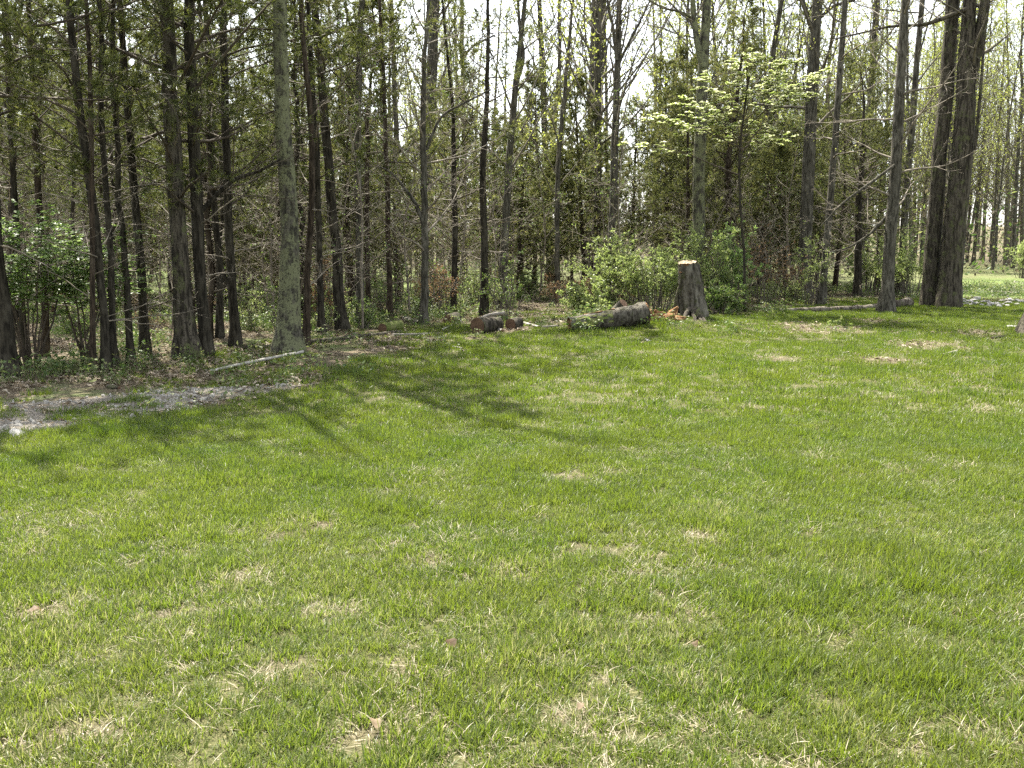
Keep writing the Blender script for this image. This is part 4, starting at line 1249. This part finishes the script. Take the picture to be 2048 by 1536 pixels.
# sawn logs at the wood's edge
G_LOG = 'sawn logs piled at the edge of the woods'
log('short_log', 'round dark-ended log at the front of the sawn log pile', [(955, 667, 34), (984, 662, 31), (998, 660, 27)], 'bark_oak', 55, group=G_LOG, n=6, lift=.9)
log('short_log', 'small round dark-ended log right of the front log', [(1021, 660, 24), (1036, 656, 24)], 'bark_oak', 56, group=G_LOG, n=5, lift=.9)
qa = ground(952, 655); qb = ground(1008, 652)
log('fallen_branch', 'pale branch lying on top of the sawn log pile', [(qa[0], qa[1] + .2, qa[2] + .12, .022), ((qa[0] + qb[0]) / 2, qa[1] + .2, qa[2] + .23, .03), (qb[0], qb[1] + .2, qb[2] + .22, .034)], 'grey_wood', 57, cat='branch', group=G_LOG, n=8, sides=9)
log('short_log', 'dark knobby log behind the front sawn log', [(975, 648, 22), (990, 644, 26), (1006, 642, 24)], 'bark_oak', 58, group=G_LOG, n=7, knots=2)
log('short_log', 'dark upended log chunk left of the front sawn log', [(898, 650, 24), (912, 645, 24)], 'bark_oak', 59, group=G_LOG, n=5, knots=1)
log('short_log', 'mossy grey log end at the left of the brush pile', [(765, 664, 20), (800, 658, 20)], 'moss', 60, group=G_LOG, n=6, end='cut_old')
G_ST = 'branches and sticks lying at the edge of the woods'
for k, (pts, mat, lab) in enumerate([
    ([(806, 640, 9), (840, 648, 9)], 'grey_wood', 'short thick pale branch end pointing left in the brush pile'),
    ([(742, 672, 6), (820, 671, 5), (885, 668, 4)], 'grey_wood', 'long pale stick along the front of the brush pile'),
    ([(770, 652, 6), (830, 656, 5), (872, 664, 4)], 'moss', 'mossy branch slanting through the brush pile'),
    ([(884, 662, 5), (904, 652, 4)], 'pole_wood', 'short pale stick between brush pile and sawn logs'),
    ([(986, 658, 8), (1004, 664, 7)], 'pole_wood', 'thick pale stick just right of the front sawn log'),
    ([(1046, 648, 6), (1078, 656, 5)], 'pole_wood', 'pale stick slanting right of the small round log'),
    ([(1084, 656, 5), (1116, 653, 4)], 'grey_wood', 'pale stick left of the thick decaying log'),
    ([(604, 690, 12), (690, 682, 12), (800, 668, 9)], 'bark_oak', 'long dark rotting log in the shade right of the lichen-covered trunk'),
    ([(480, 700, 9), (540, 696, 8)], 'bark_oak', 'dark branch on the leaf litter left of the lichen-covered trunk'),
    ([(905, 695, 4), (925, 698, 4)], 'pole_wood', 'short pale stick on the grass below the sawn log pile'),
    ([(215, 776, 9), (238, 779, 8)], 'bark_oak', 'short grey branch piece on the shaded verge by the track'),
    ([(1886, 712, 6), (1914, 704, 5)], 'grey_wood', 'grey stick on the open lawn at right'),
    ([(1983, 679, 6), (2007, 676, 6)], 'bark_oak', 'dark flat piece of bark on the bare patch at right'),
    ([(1718, 656, 4), (1742, 652, 4)], 'bark_oak', 'thin dark twig on the bare patch below the lone lawn trunk'),
    ([(1682, 708, 3), (1698, 705, 3)], 'grey_wood', 'small grey twig on the lawn left of the right bare patches')]):
    log('fallen_branch', lab, pts, mat, 900 + k, cat='branch', group=G_ST, n=9, sides=7, end='cut_old', rough=.25)
log('fallen_pole', 'long pale peeled pole lying on the verge before the lichen-covered trunk', [(420, 750, 5), (480, 738, 6), (540, 726, 6), (606, 713, 6)], 'pole_wood', 61, cat='pole', n=12, sides=8, end='cut_wood', rough=.12, lift=3.2)
log('fallen_log', 'long slim grey log lying behind the lone lawn trunk', [(1558, 624, 9), (1640, 624, 10), (1720, 620, 11), (1770, 615, 13), (1820, 612, 19)], 'log_bark', 62, n=24, sides=12, end='moss', rough=.3, bow=.02)


# ------------------------------------------------------------------ rocks
def rock_mesh(seed, sub=2, sq=(1, .8, .55)):
    import bmesh
    rg = np.random.default_rng(seed)
    bm = bmesh.new(); bmesh.ops.create_icosphere(bm, subdivisions=sub, radius=1)
    V = np.array([v.co[:] for v in bm.verts])
    for _ in range(9):
        d = rg.normal(size=3); d /= np.linalg.norm(d); h = rg.uniform(.45, .8)
        over = V @ d - h
        V = V - np.clip(over, 0, None)[:, None] * d * .95
    V = V * np.array(sq) + rg.normal(0, .012, V.shape)
    for v, c in zip(bm.verts, V):
        v.co = c
    me = bpy.data.meshes.new('rock'); bm.to_mesh(me); bm.free()
    me.materials.append(M['limestone'])
    return me


rocks = [rock_mesh(40 + i) for i in range(6)]


def rock(name, label, u, v, wpx, k, cat='rock', group=None, flat=1.0, mat=None):
    c = ground(u, v); s = wpx * .5 * c[1] / FPX
    o = bpy.data.objects.new(name, rocks[k % 6]); col.objects.link(o)
    o.location = (c[0], c[1], c[2] + s * .3 * flat); o.scale = (s, s, s * flat)
    rr = np.random.default_rng(1000 + int(u) + k)
    o.rotation_euler = (rr.normal(0, .15), rr.normal(0, .15), rr.uniform(0, 6.28))
    tag(o, label, cat, group)
    return o


rgp = np.random.default_rng(91)
for k in range(46):
    u = 1916 + k * 4.2 + rgp.normal(0, 2); v = rgp.choice([601, 605, 609, 612]) + rgp.normal(0, 1) + (u - 1916) * .01
    rock('driveway_rock', 'one of the pale rocks heaped in a row along the near driveway edge', u, v, rgp.uniform(12, 22), k, group='pale rocks lining the driveway', flat=rgp.uniform(.6, 1))
rock('white_rock', 'white rock at the edge of the gravel track, far left', 36, 873, 50, 2, flat=.7)
rock('small_rock', 'small pale rock just right of the white rock on the track edge', 72, 868, 18, 3, flat=.6)
rock('flat_rock', 'flat white rock beside the root flare at the right edge', 2026, 655, 30, 1, flat=.35)
rock('flat_rock', 'flat grey-white rock half buried in the lawn below the stump', 1298, 682, 24, 4, flat=.3)
for k, (u, v, w, lab) in enumerate([(800, 1388, 26, 'larger white pebble on the bare spot near the front of the lawn'), (858, 1392, 17, 'small white pebble right of the larger one on the front lawn'),
                                    (1054, 1164, 10, 'tiny white pebble on the bare patch in mid lawn'), (1049, 1353, 9, 'tiny white pebble in the front lawn grass')]):
    rock('pebble', lab, u, v, w, k + 1, cat='pebble', flat=.6)

# ------------------------------------------------------------------ scattered ground cover (stuff)
SRC = {}


def source(name, meshes):
    c = bpy.data.collections.new(name)
    for k, me in enumerate(meshes):
        o = bpy.data.objects.new('%s_%02d' % (name, k), me); c.objects.link(o)
    return c


def scatter(name, label, cat, pts, rot, scl, idx, collection, extra=None):
    me = bpy.data.meshes.new(name)
    me.vertices.add(len(pts)); me.vertices.foreach_set('co', np.asarray(pts, np.float32).ravel())
    for nme, typ, arr, fld in (('rot', 'FLOAT_VECTOR', rot, 'vector'), ('scl', 'FLOAT_VECTOR', scl, 'vector'), ('idx', 'INT', idx, 'value')):
        a = me.attributes.new(nme, typ, 'POINT')
        a.data.foreach_set(fld, np.asarray(arr, np.int32 if typ == 'INT' else np.float32).ravel())
    for kx, arr in (extra or {}).items():
        a = me.attributes.new(kx, 'FLOAT', 'POINT'); a.data.foreach_set('value', np.asarray(arr, np.float32))
    me.update()
    o = bpy.data.objects.new(name, me); col.objects.link(o)
    ng = bpy.data.node_groups.new(name + '_nodes', 'GeometryNodeTree')
    ng.interface.new_socket('Geometry', in_out='INPUT', socket_type='NodeSocketGeometry')
    ng.interface.new_socket('Geometry', in_out='OUTPUT', socket_type='NodeSocketGeometry')
    gi = ng.nodes.new('NodeGroupInput'); gq_ = ng.nodes.new('NodeGroupOutput')
    ci = ng.nodes.new('GeometryNodeCollectionInfo'); ci.inputs['Collection'].default_value = collection
    ci.inputs['Separate Children'].default_value = True; ci.inputs['Reset Children'].default_value = True
    ip = ng.nodes.new('GeometryNodeInstanceOnPoints'); ip.inputs['Pick Instance'].default_value = True

    def na(nm, typ):
        n_ = ng.nodes.new('GeometryNodeInputNamedAttribute'); n_.data_type = typ; n_.inputs['Name'].default_value = nm
        return n_.outputs[0]
    ng.links.new(gi.outputs[0], ip.inputs['Points'])
    ng.links.new(ci.outputs[0], ip.inputs['Instance'])
    ng.links.new(na('idx', 'INT'), ip.inputs['Instance Index'])
    ng.links.new(na('rot', 'FLOAT_VECTOR'), ip.inputs['Rotation'])
    ng.links.new(na('scl', 'FLOAT_VECTOR'), ip.inputs['Scale'])
    ng.links.new(ip.outputs[0], gq_.inputs[0])
    md = o.modifiers.new('scatter', 'NODES'); md.node_group = ng
    tag(o, label, cat, kind='stuff')
    return o


def tuft_mesh(name, seed, nb, rad, h, w, nseg=3, mat='grass_blade', lie=0.0, tone=(0, .8)):
    rg = np.random.default_rng(seed)
    b = MB()
    a = rg.uniform(0, 6.28, nb); d = rad * np.sqrt(rg.random(nb))
    base = np.stack([np.cos(a) * d, np.sin(a) * d, np.full(nb, -.004)], 1)
    az = a + rg.normal(0, 1.2, nb)
    lean = np.clip(np.abs(rg.normal(.4, .42, nb)) + lie, 0, 1.5)
    hh = h * rg.uniform(.45, 1.15, nb)
    ww = w * rg.uniform(.7, 1.3, nb)
    bend = rg.uniform(.1, .9, nb)
    out = np.stack([np.cos(az), np.sin(az), np.zeros(nb)], 1)
    sa = az + math.pi / 2 + rg.normal(0, .5, nb)
    side = np.stack([np.cos(sa), np.sin(sa), np.zeros(nb)], 1)
    rows = []; p = base.copy(); ang = lean
    for s in range(nseg + 1):
        f = s / nseg
        wd_ = (ww * (1 - f ** 2 * .98) * .5)[:, None]
        rows.append((p - side * wd_, p + side * wd_))
        p = p + (np.sin(ang)[:, None] * out + np.cos(ang)[:, None] * np.array([0, 0, 1.])) * (hh / nseg)[:, None]
        ang = ang + bend / nseg
    V = np.stack([x for rw in rows for x in rw], 1)     # nb, 2*(nseg+1), 3
    V[:, :, 2] = np.maximum(V[:, :, 2], -.004)
    npv = 2 * (nseg + 1)
    q = np.array([(2 * s, 2 * s + 1, 2 * s + 3, 2 * s + 2) for s in range(nseg)])
    Q = (q[None] + (np.arange(nb) * npv)[:, None, None]).reshape(-1, 4)
    tn = rg.uniform(tone[0], tone[1], nb)
    b.add(V.reshape(-1, 3), quads=Q, tone=np.repeat(tn, npv))
    return b.mesh(name, [M[mat]], True)


near_src = source('tuft', [tuft_mesh('tuft', 800 + i, 46, .06, .062, .004, 3, tone=(0, .76)) for i in range(5)] + [tuft_mesh('tuft', 810 + i, 60, .07, .078, .0046, 3, tone=(-.1, .45)) for i in range(2)])
far_src = source('tuft_far', [tuft_mesh('tuft_far', 820 + i, 46, .095, .06, .0062, 2, tone=(0, .76)) for i in range(5)] + [tuft_mesh('tuft_far', 830 + i, 60, .1, .085, .007, 2, tone=(-.1, .45)) for i in range(2)])
straw_src = source('straw', [tuft_mesh('straw', 840 + i, 34, .09, .08, .0036, 3, mat='straw', lie=.8, tone=(0, 1)) for i in range(4)])


def sample(n, ylo, yhi, sp, rg, pad=1.2):
    y = np.sqrt(rg.uniform(ylo ** 2, yhi ** 2, n)); x = rg.uniform(-1, 1, n) * (sp * y + pad)
    return x, y


def grass_fields(x, y):
    lawn_, track_, drive_, sl_ = masks(x, y)
    patch = fbm(x * 1.1, y * 1.1, 70)
    verge = sstep(-3.6, -.2, sl_) * (1 - lawn_) * sstep(.36, .56, patch) * .9
    verge *= (1 - .85 * track_ * sstep(.58, .5, fbm(x * 1.6, y * 1.6, 71)))
    dr = drive_ * .35 * sstep(.4, .6, patch)
    dens = np.maximum(np.maximum(lawn_, verge), dr) * (1 - .72 * bare(x, y))
    thin = sstep(.3, .55, fbm(x * 3.2, y * 3.2, 72))
    dens *= .74 + .26 * thin
    dry = .22 * (fbm(x * 1.7, y * 1.7, 73) - .5) + .3 * (fbm(x * 6, y * 6, 74) - .5) + .0 + .06 * sstep(7, 3.2, y) + .12 * bare(x, y) - .1 * lawn_ * sstep(4.5, 8, y)
    return dens, dry


def grass(name, label, n, ylo, yhi, sp, seed, src, smul, far=False):
    rg = np.random.default_rng(seed)
    x, y = sample(n, ylo, yhi, sp, rg)
    dens, dry = grass_fields(x, y)
    dens = dens * (sstep(9.6, 7.4, y) if far is False else sstep(7.2, 9.4, y))
    k = rg.random(n) < dens
    x, y, dry, dens = x[k], y[k], dry[k], dens[k]
    n = len(x)
    vig = fbm(x * 2.6, y * 2.6, 75)
    s = smul * (.42 + 1.15 * vig ** 1.3) * rg.uniform(.75, 1.3, n)
    s3 = np.stack([s ** .5, s ** .5, s], 1)
    rot = np.stack([rg.normal(0, .08, n), rg.normal(0, .08, n), rg.uniform(0, 6.28, n)], 1)
    return scatter(name, label, 'grass', np.stack([x, y, tz(x, y)], 1), rot, s3, np.where(rg.random(n) < .22 * sstep(.52, .68, fbm(x * 2.1, y * 2.1, 76)) + .012, rg.integers(5, 7, n), rg.integers(0, 5, n)), src, {'dry': dry})


grass('lawn_grass', 'bright green spring lawn in the foreground mixed with straw', 44000, 1.6, 9.6, .62, 1, near_src, 1.0)
grass('lawn_grass', 'short sunlit green lawn reaching back to the woods', 52000, 7.2, 27, .6, 2, far_src, 1.05, True)
rg = np.random.default_rng(5)
x, y = sample(34000, 1.6, 20, .62, rg)
lw, tk, dv, sl_ = masks(x, y)
w_ = lw * np.clip(.2 + 1.3 * bare(x, y) + 1.5 * (fbm(x * 3.2, y * 3.2, 72) < .4) * .3, 0, 1) * (.35 + .65 * sstep(10, 5, y))
k = rg.random(len(x)) < w_
x, y = x[k], y[k]; n = len(x)
scatter('dead_grass', 'dry straw-coloured dead grass lying between the green tufts', 'dead grass', np.stack([x, y, tz(x, y) + .003], 1), np.stack([np.zeros(n), np.zeros(n), rg.uniform(0, 6.28, n)], 1), rg.uniform(.6, 1.2, (n, 1)) * np.ones((1, 3)), rg.integers(0, 4, n), straw_src)


# leaf litter
def leaf_mesh(seed):
    rg = np.random.default_rng(seed); b = MB()
    n = 9
    for j in range(n):
        c = np.array([rg.normal(0, .07), rg.normal(0, .07), rg.uniform(.004, .025)])
        a = rg.uniform(0, 6.28); l = rg.uniform(.035, .075)
        ax = np.array([math.cos(a), math.sin(a), rg.normal(0, .25)]) * l; sd_ = np.array([-math.sin(a), math.cos(a), rg.normal(0, .3)]) * l * .45
        up = np.array([0, 0, l * rg.uniform(-.1, .3)])
        vv = np.array([c - ax * .5, c - sd_ * .5 + up, c + ax * .5, c + sd_ * .5 + up])
        b.add(vv, tris=[(0, 1, 2), (0, 2, 3)], tone=rg.random())
    return b.mesh('litter', [M['litter_leaf']], False)


lit_src = source('litter', [leaf_mesh(860 + i) for i in range(5)])
rg = np.random.default_rng(6)
x, y = sample(60000, 8, 36, .6, rg)
lw, tk, dv, sl_ = masks(x, y)
patch = fbm(x * .8, y * .8, 81)
w_ = (1 - lw) * (1 - .85 * tk) * (1 - dv) * (.15 + .85 * sstep(.42, .58, patch)) + lw * .05 * sstep(.5, 0, sl_ - .6) + lw * .35 * bare(x, y) * sstep(12, 15, y)
k = rg.random(len(x)) < w_
x, y = x[k], y[k]; n = len(x)
scatter('leaf_litter', 'dry brown fallen leaves covering the floor of the woods', 'leaf litter', np.stack([x, y, tz(x, y)], 1), np.stack([rg.normal(0, .1, n), rg.normal(0, .1, n), rg.uniform(0, 6.28, n)], 1), rg.uniform(.7, 1.3, (n, 1)) * np.ones((1, 3)), rg.integers(0, 5, n), lit_src)

# small weeds under the trees and round the log
def weed_mesh(seed):
    rg = np.random.default_rng(seed); b = MB()
    n = 26
    st = np.stack([rg.normal(0, .07, n), rg.normal(0, .07, n), np.zeros(n)], 1)
    tp = st + np.stack([rg.normal(0, .05, n), rg.normal(0, .05, n), rg.uniform(.05, .2, n)], 1)
    D = rg.normal(0, 1, (n, 3)); D[:, 2] *= .4
    b.leaves(tp, D, .05 * rg.uniform(.6, 1.3, n), .03, rg, 0, None, .5)
    b.needles(st, tp - st, np.linalg.norm(tp - st, axis=1), .005, rg, 0)
    return b.mesh('weed', [M['weed_leaf']], False)


weed_src = source('weed', [weed_mesh(880 + i) for i in range(5)])
rg = np.random.default_rng(7)
x, y = sample(15000, 9, 34, .6, rg)
lw, tk, dv, sl_ = masks(x, y)
mound = np.exp(-((x - 2.2) / 1.7) ** 2 - ((y - 17.4) / .8) ** 2)
w_ = (1 - lw) * (1 - .9 * tk) * sstep(.45, .6, fbm(x * .7, y * .7, 83)) * .7 * (.25 + .75 * sstep(-1.5, -4, sl_)) + .2 * mound + .12 * lw * sstep(.9, 0, sl_)
k = rg.random(len(x)) < w_
x, y = x[k], y[k]; n = len(x)
scatter('ground_weeds', 'low green weeds on the woodland floor and round the log', 'weeds', np.stack([x, y, tz(x, y)], 1), np.stack([np.zeros(n), np.zeros(n), rg.uniform(0, 6.28, n)], 1), rg.uniform(.6, 1.4, (n, 1)) * np.ones((1, 3)), rg.integers(0, 5, n), weed_src)

# loose gravel on the track and the driveway
def pebble_mesh(seed):
    me = rock_mesh(seed, 1, (1, .8, .6)); me.materials.clear(); me.materials.append(M['gravel_stone']); return me


peb_src = source('gravel_bit', [pebble_mesh(70 + i) for i in range(4)])
rg = np.random.default_rng(8)
x, y = sample(90000, 6, 16, .75, rg)
lw, tk, dv, sl_ = masks(x, y)
k = (rg.random(len(x)) < tk * .9 * sstep(.28, .55, fbm(x * 1.5, y * 1.5, 88)) * (1 - .6 * lw)) & (x < 0)
x, y = x[k], y[k]; n = len(x)
x2 = rg.uniform(11, 26, 2500); y2 = rg.uniform(24, 38, 2500); kk_ = (sdist(DRIVE, x2, y2) > 0) & (rg.random(2500) < .6)
x = np.concatenate([x, x2[kk_]]); y = np.concatenate([y, y2[kk_]]); n = len(x)
sc_ = .014 * np.exp(rg.normal(0, .55, n)) * np.where(y > 20, 2.2, 1)
scatter('loose_gravel', 'grey crushed stone strewn over the track and driveway', 'gravel', np.stack([x, y, tz(x, y) + .008], 1), rg.uniform(0, 6.28, (n, 3)), sc_[:, None] * np.ones((1, 3)), rg.integers(0, 4, n), peb_src)

# ------------------------------------------------------------------ single fallen leaves on the front lawn
for k, (u, v, w, lab) in enumerate([(902, 1303, 40, 'curled brown dead leaf in the grass near the front of the lawn'), (1391, 1304, 24, 'orange-brown dead leaf standing in the front lawn right of centre'),
                                    (752, 1466, 44, 'pale tan dead leaf at the bottom of the lawn left of centre'), (1162, 1432, 26, 'tan dead leaf at the bottom of the lawn right of centre'),
                                    (70, 1236, 34, 'brown dead leaf on the bare patch at the far left')]):
    rg = np.random.default_rng(950 + k)
    c = ground(u, v); s = .75 * w * c[1] / FPX
    nseg = 7; b = MB(); vv = []
    for j in range(nseg):
        f = j / (nseg - 1); wd_ = .36 * math.sin(math.pi * (.06 + .9 * f)) * (1 + .35 * (j % 2))
        for e in (-1, 0, 1):
            vv.append([(f - .5) * s, e * wd_ * s, s * (.18 * abs(e) * wd_ * 2 + .12 * math.sin(f * 5) + .03 * rg.normal())])
    b.add(np.array(vv), quads=[(3 * j + e, 3 * j + e + 1, 3 * j + e + 4, 3 * j + e + 3) for j in range(nseg - 1) for e in (0, 1)], tone=[.2, .25, .95, .8, .4][k])
    o = b.obj('fallen_leaf', M['brown_leaf'])
    o.location = (c[0], c[1], c[2] + .035); o.rotation_euler = (rg.normal(0, .35), rg.normal(0, .35), rg.uniform(0, 6.28))
    tag(o, lab, 'leaf')

# ------------------------------------------------------------------ each background plant is told apart by the landmarks on either side of it
LANDMARKS = [(5, 'left-edge trunk'), (205, 'leaning slender pine'), (288, 'set-back dark pine'), (372, 'stout dark trunk'), (468, 'leaf-wound trunk'), (576, 'lichen trunk'), (680, 'leaning brown pine'), (775, 'brush pile stem'),
             (849, 'arching sapling'), (967, 'log-pile pine'), (1113, 'thin pole trunk'), (1223, 'upright-limbed trunk'), (1396, 'forked tree'), (1490, 'dogwood'), (1608, 'ridged trunk'), (1650, 'thin leaning trunk'), (1774, 'lone lawn trunk'), (1875, 'twin oaks')]
ORD = ['first', 'second', 'third', 'fourth', 'fifth', 'sixth', 'seventh', 'eighth', 'ninth', 'tenth', 'eleventh', 'twelfth', 'thirteenth', 'fourteenth', 'fifteenth', 'sixteenth', 'seventeenth', 'eighteenth', 'nineteenth', 'twentieth', 'twenty-first', 'twenty-second', 'twenty-third', 'twenty-fourth', 'twenty-fifth', 'twenty-sixth', 'twenty-seventh', 'twenty-eighth', 'twenty-ninth', 'thirtieth', 'thirty-first', 'thirty-second', 'thirty-third', 'thirty-fourth', 'thirty-fifth', 'thirty-sixth']
cells = {}
for o, what, sx, y in PLANTED:
    u = 1024 + FPX * sx
    k = sum(1 for a, _ in LANDMARKS if a <= u)
    cells.setdefault((what, k), []).append((u, o))
for (what, k), lst in cells.items():
    if k == 0:
        where = 'beside the left-edge trunk on its outer side'
    elif k == len(LANDMARKS):
        where = 'right of the twin oaks'
    else:
        where = 'between %s and %s' % (LANDMARKS[k - 1][1], LANDMARKS[k][1])
    lst.sort(key=lambda t: t[0])
    for n_, (u, o) in enumerate(lst):
        o['label'] = what + ' ' + where if len(lst) == 1 else '%s %s from left %s' % (ORD[n_] if n_ < 36 else 'farthest right', what, where)
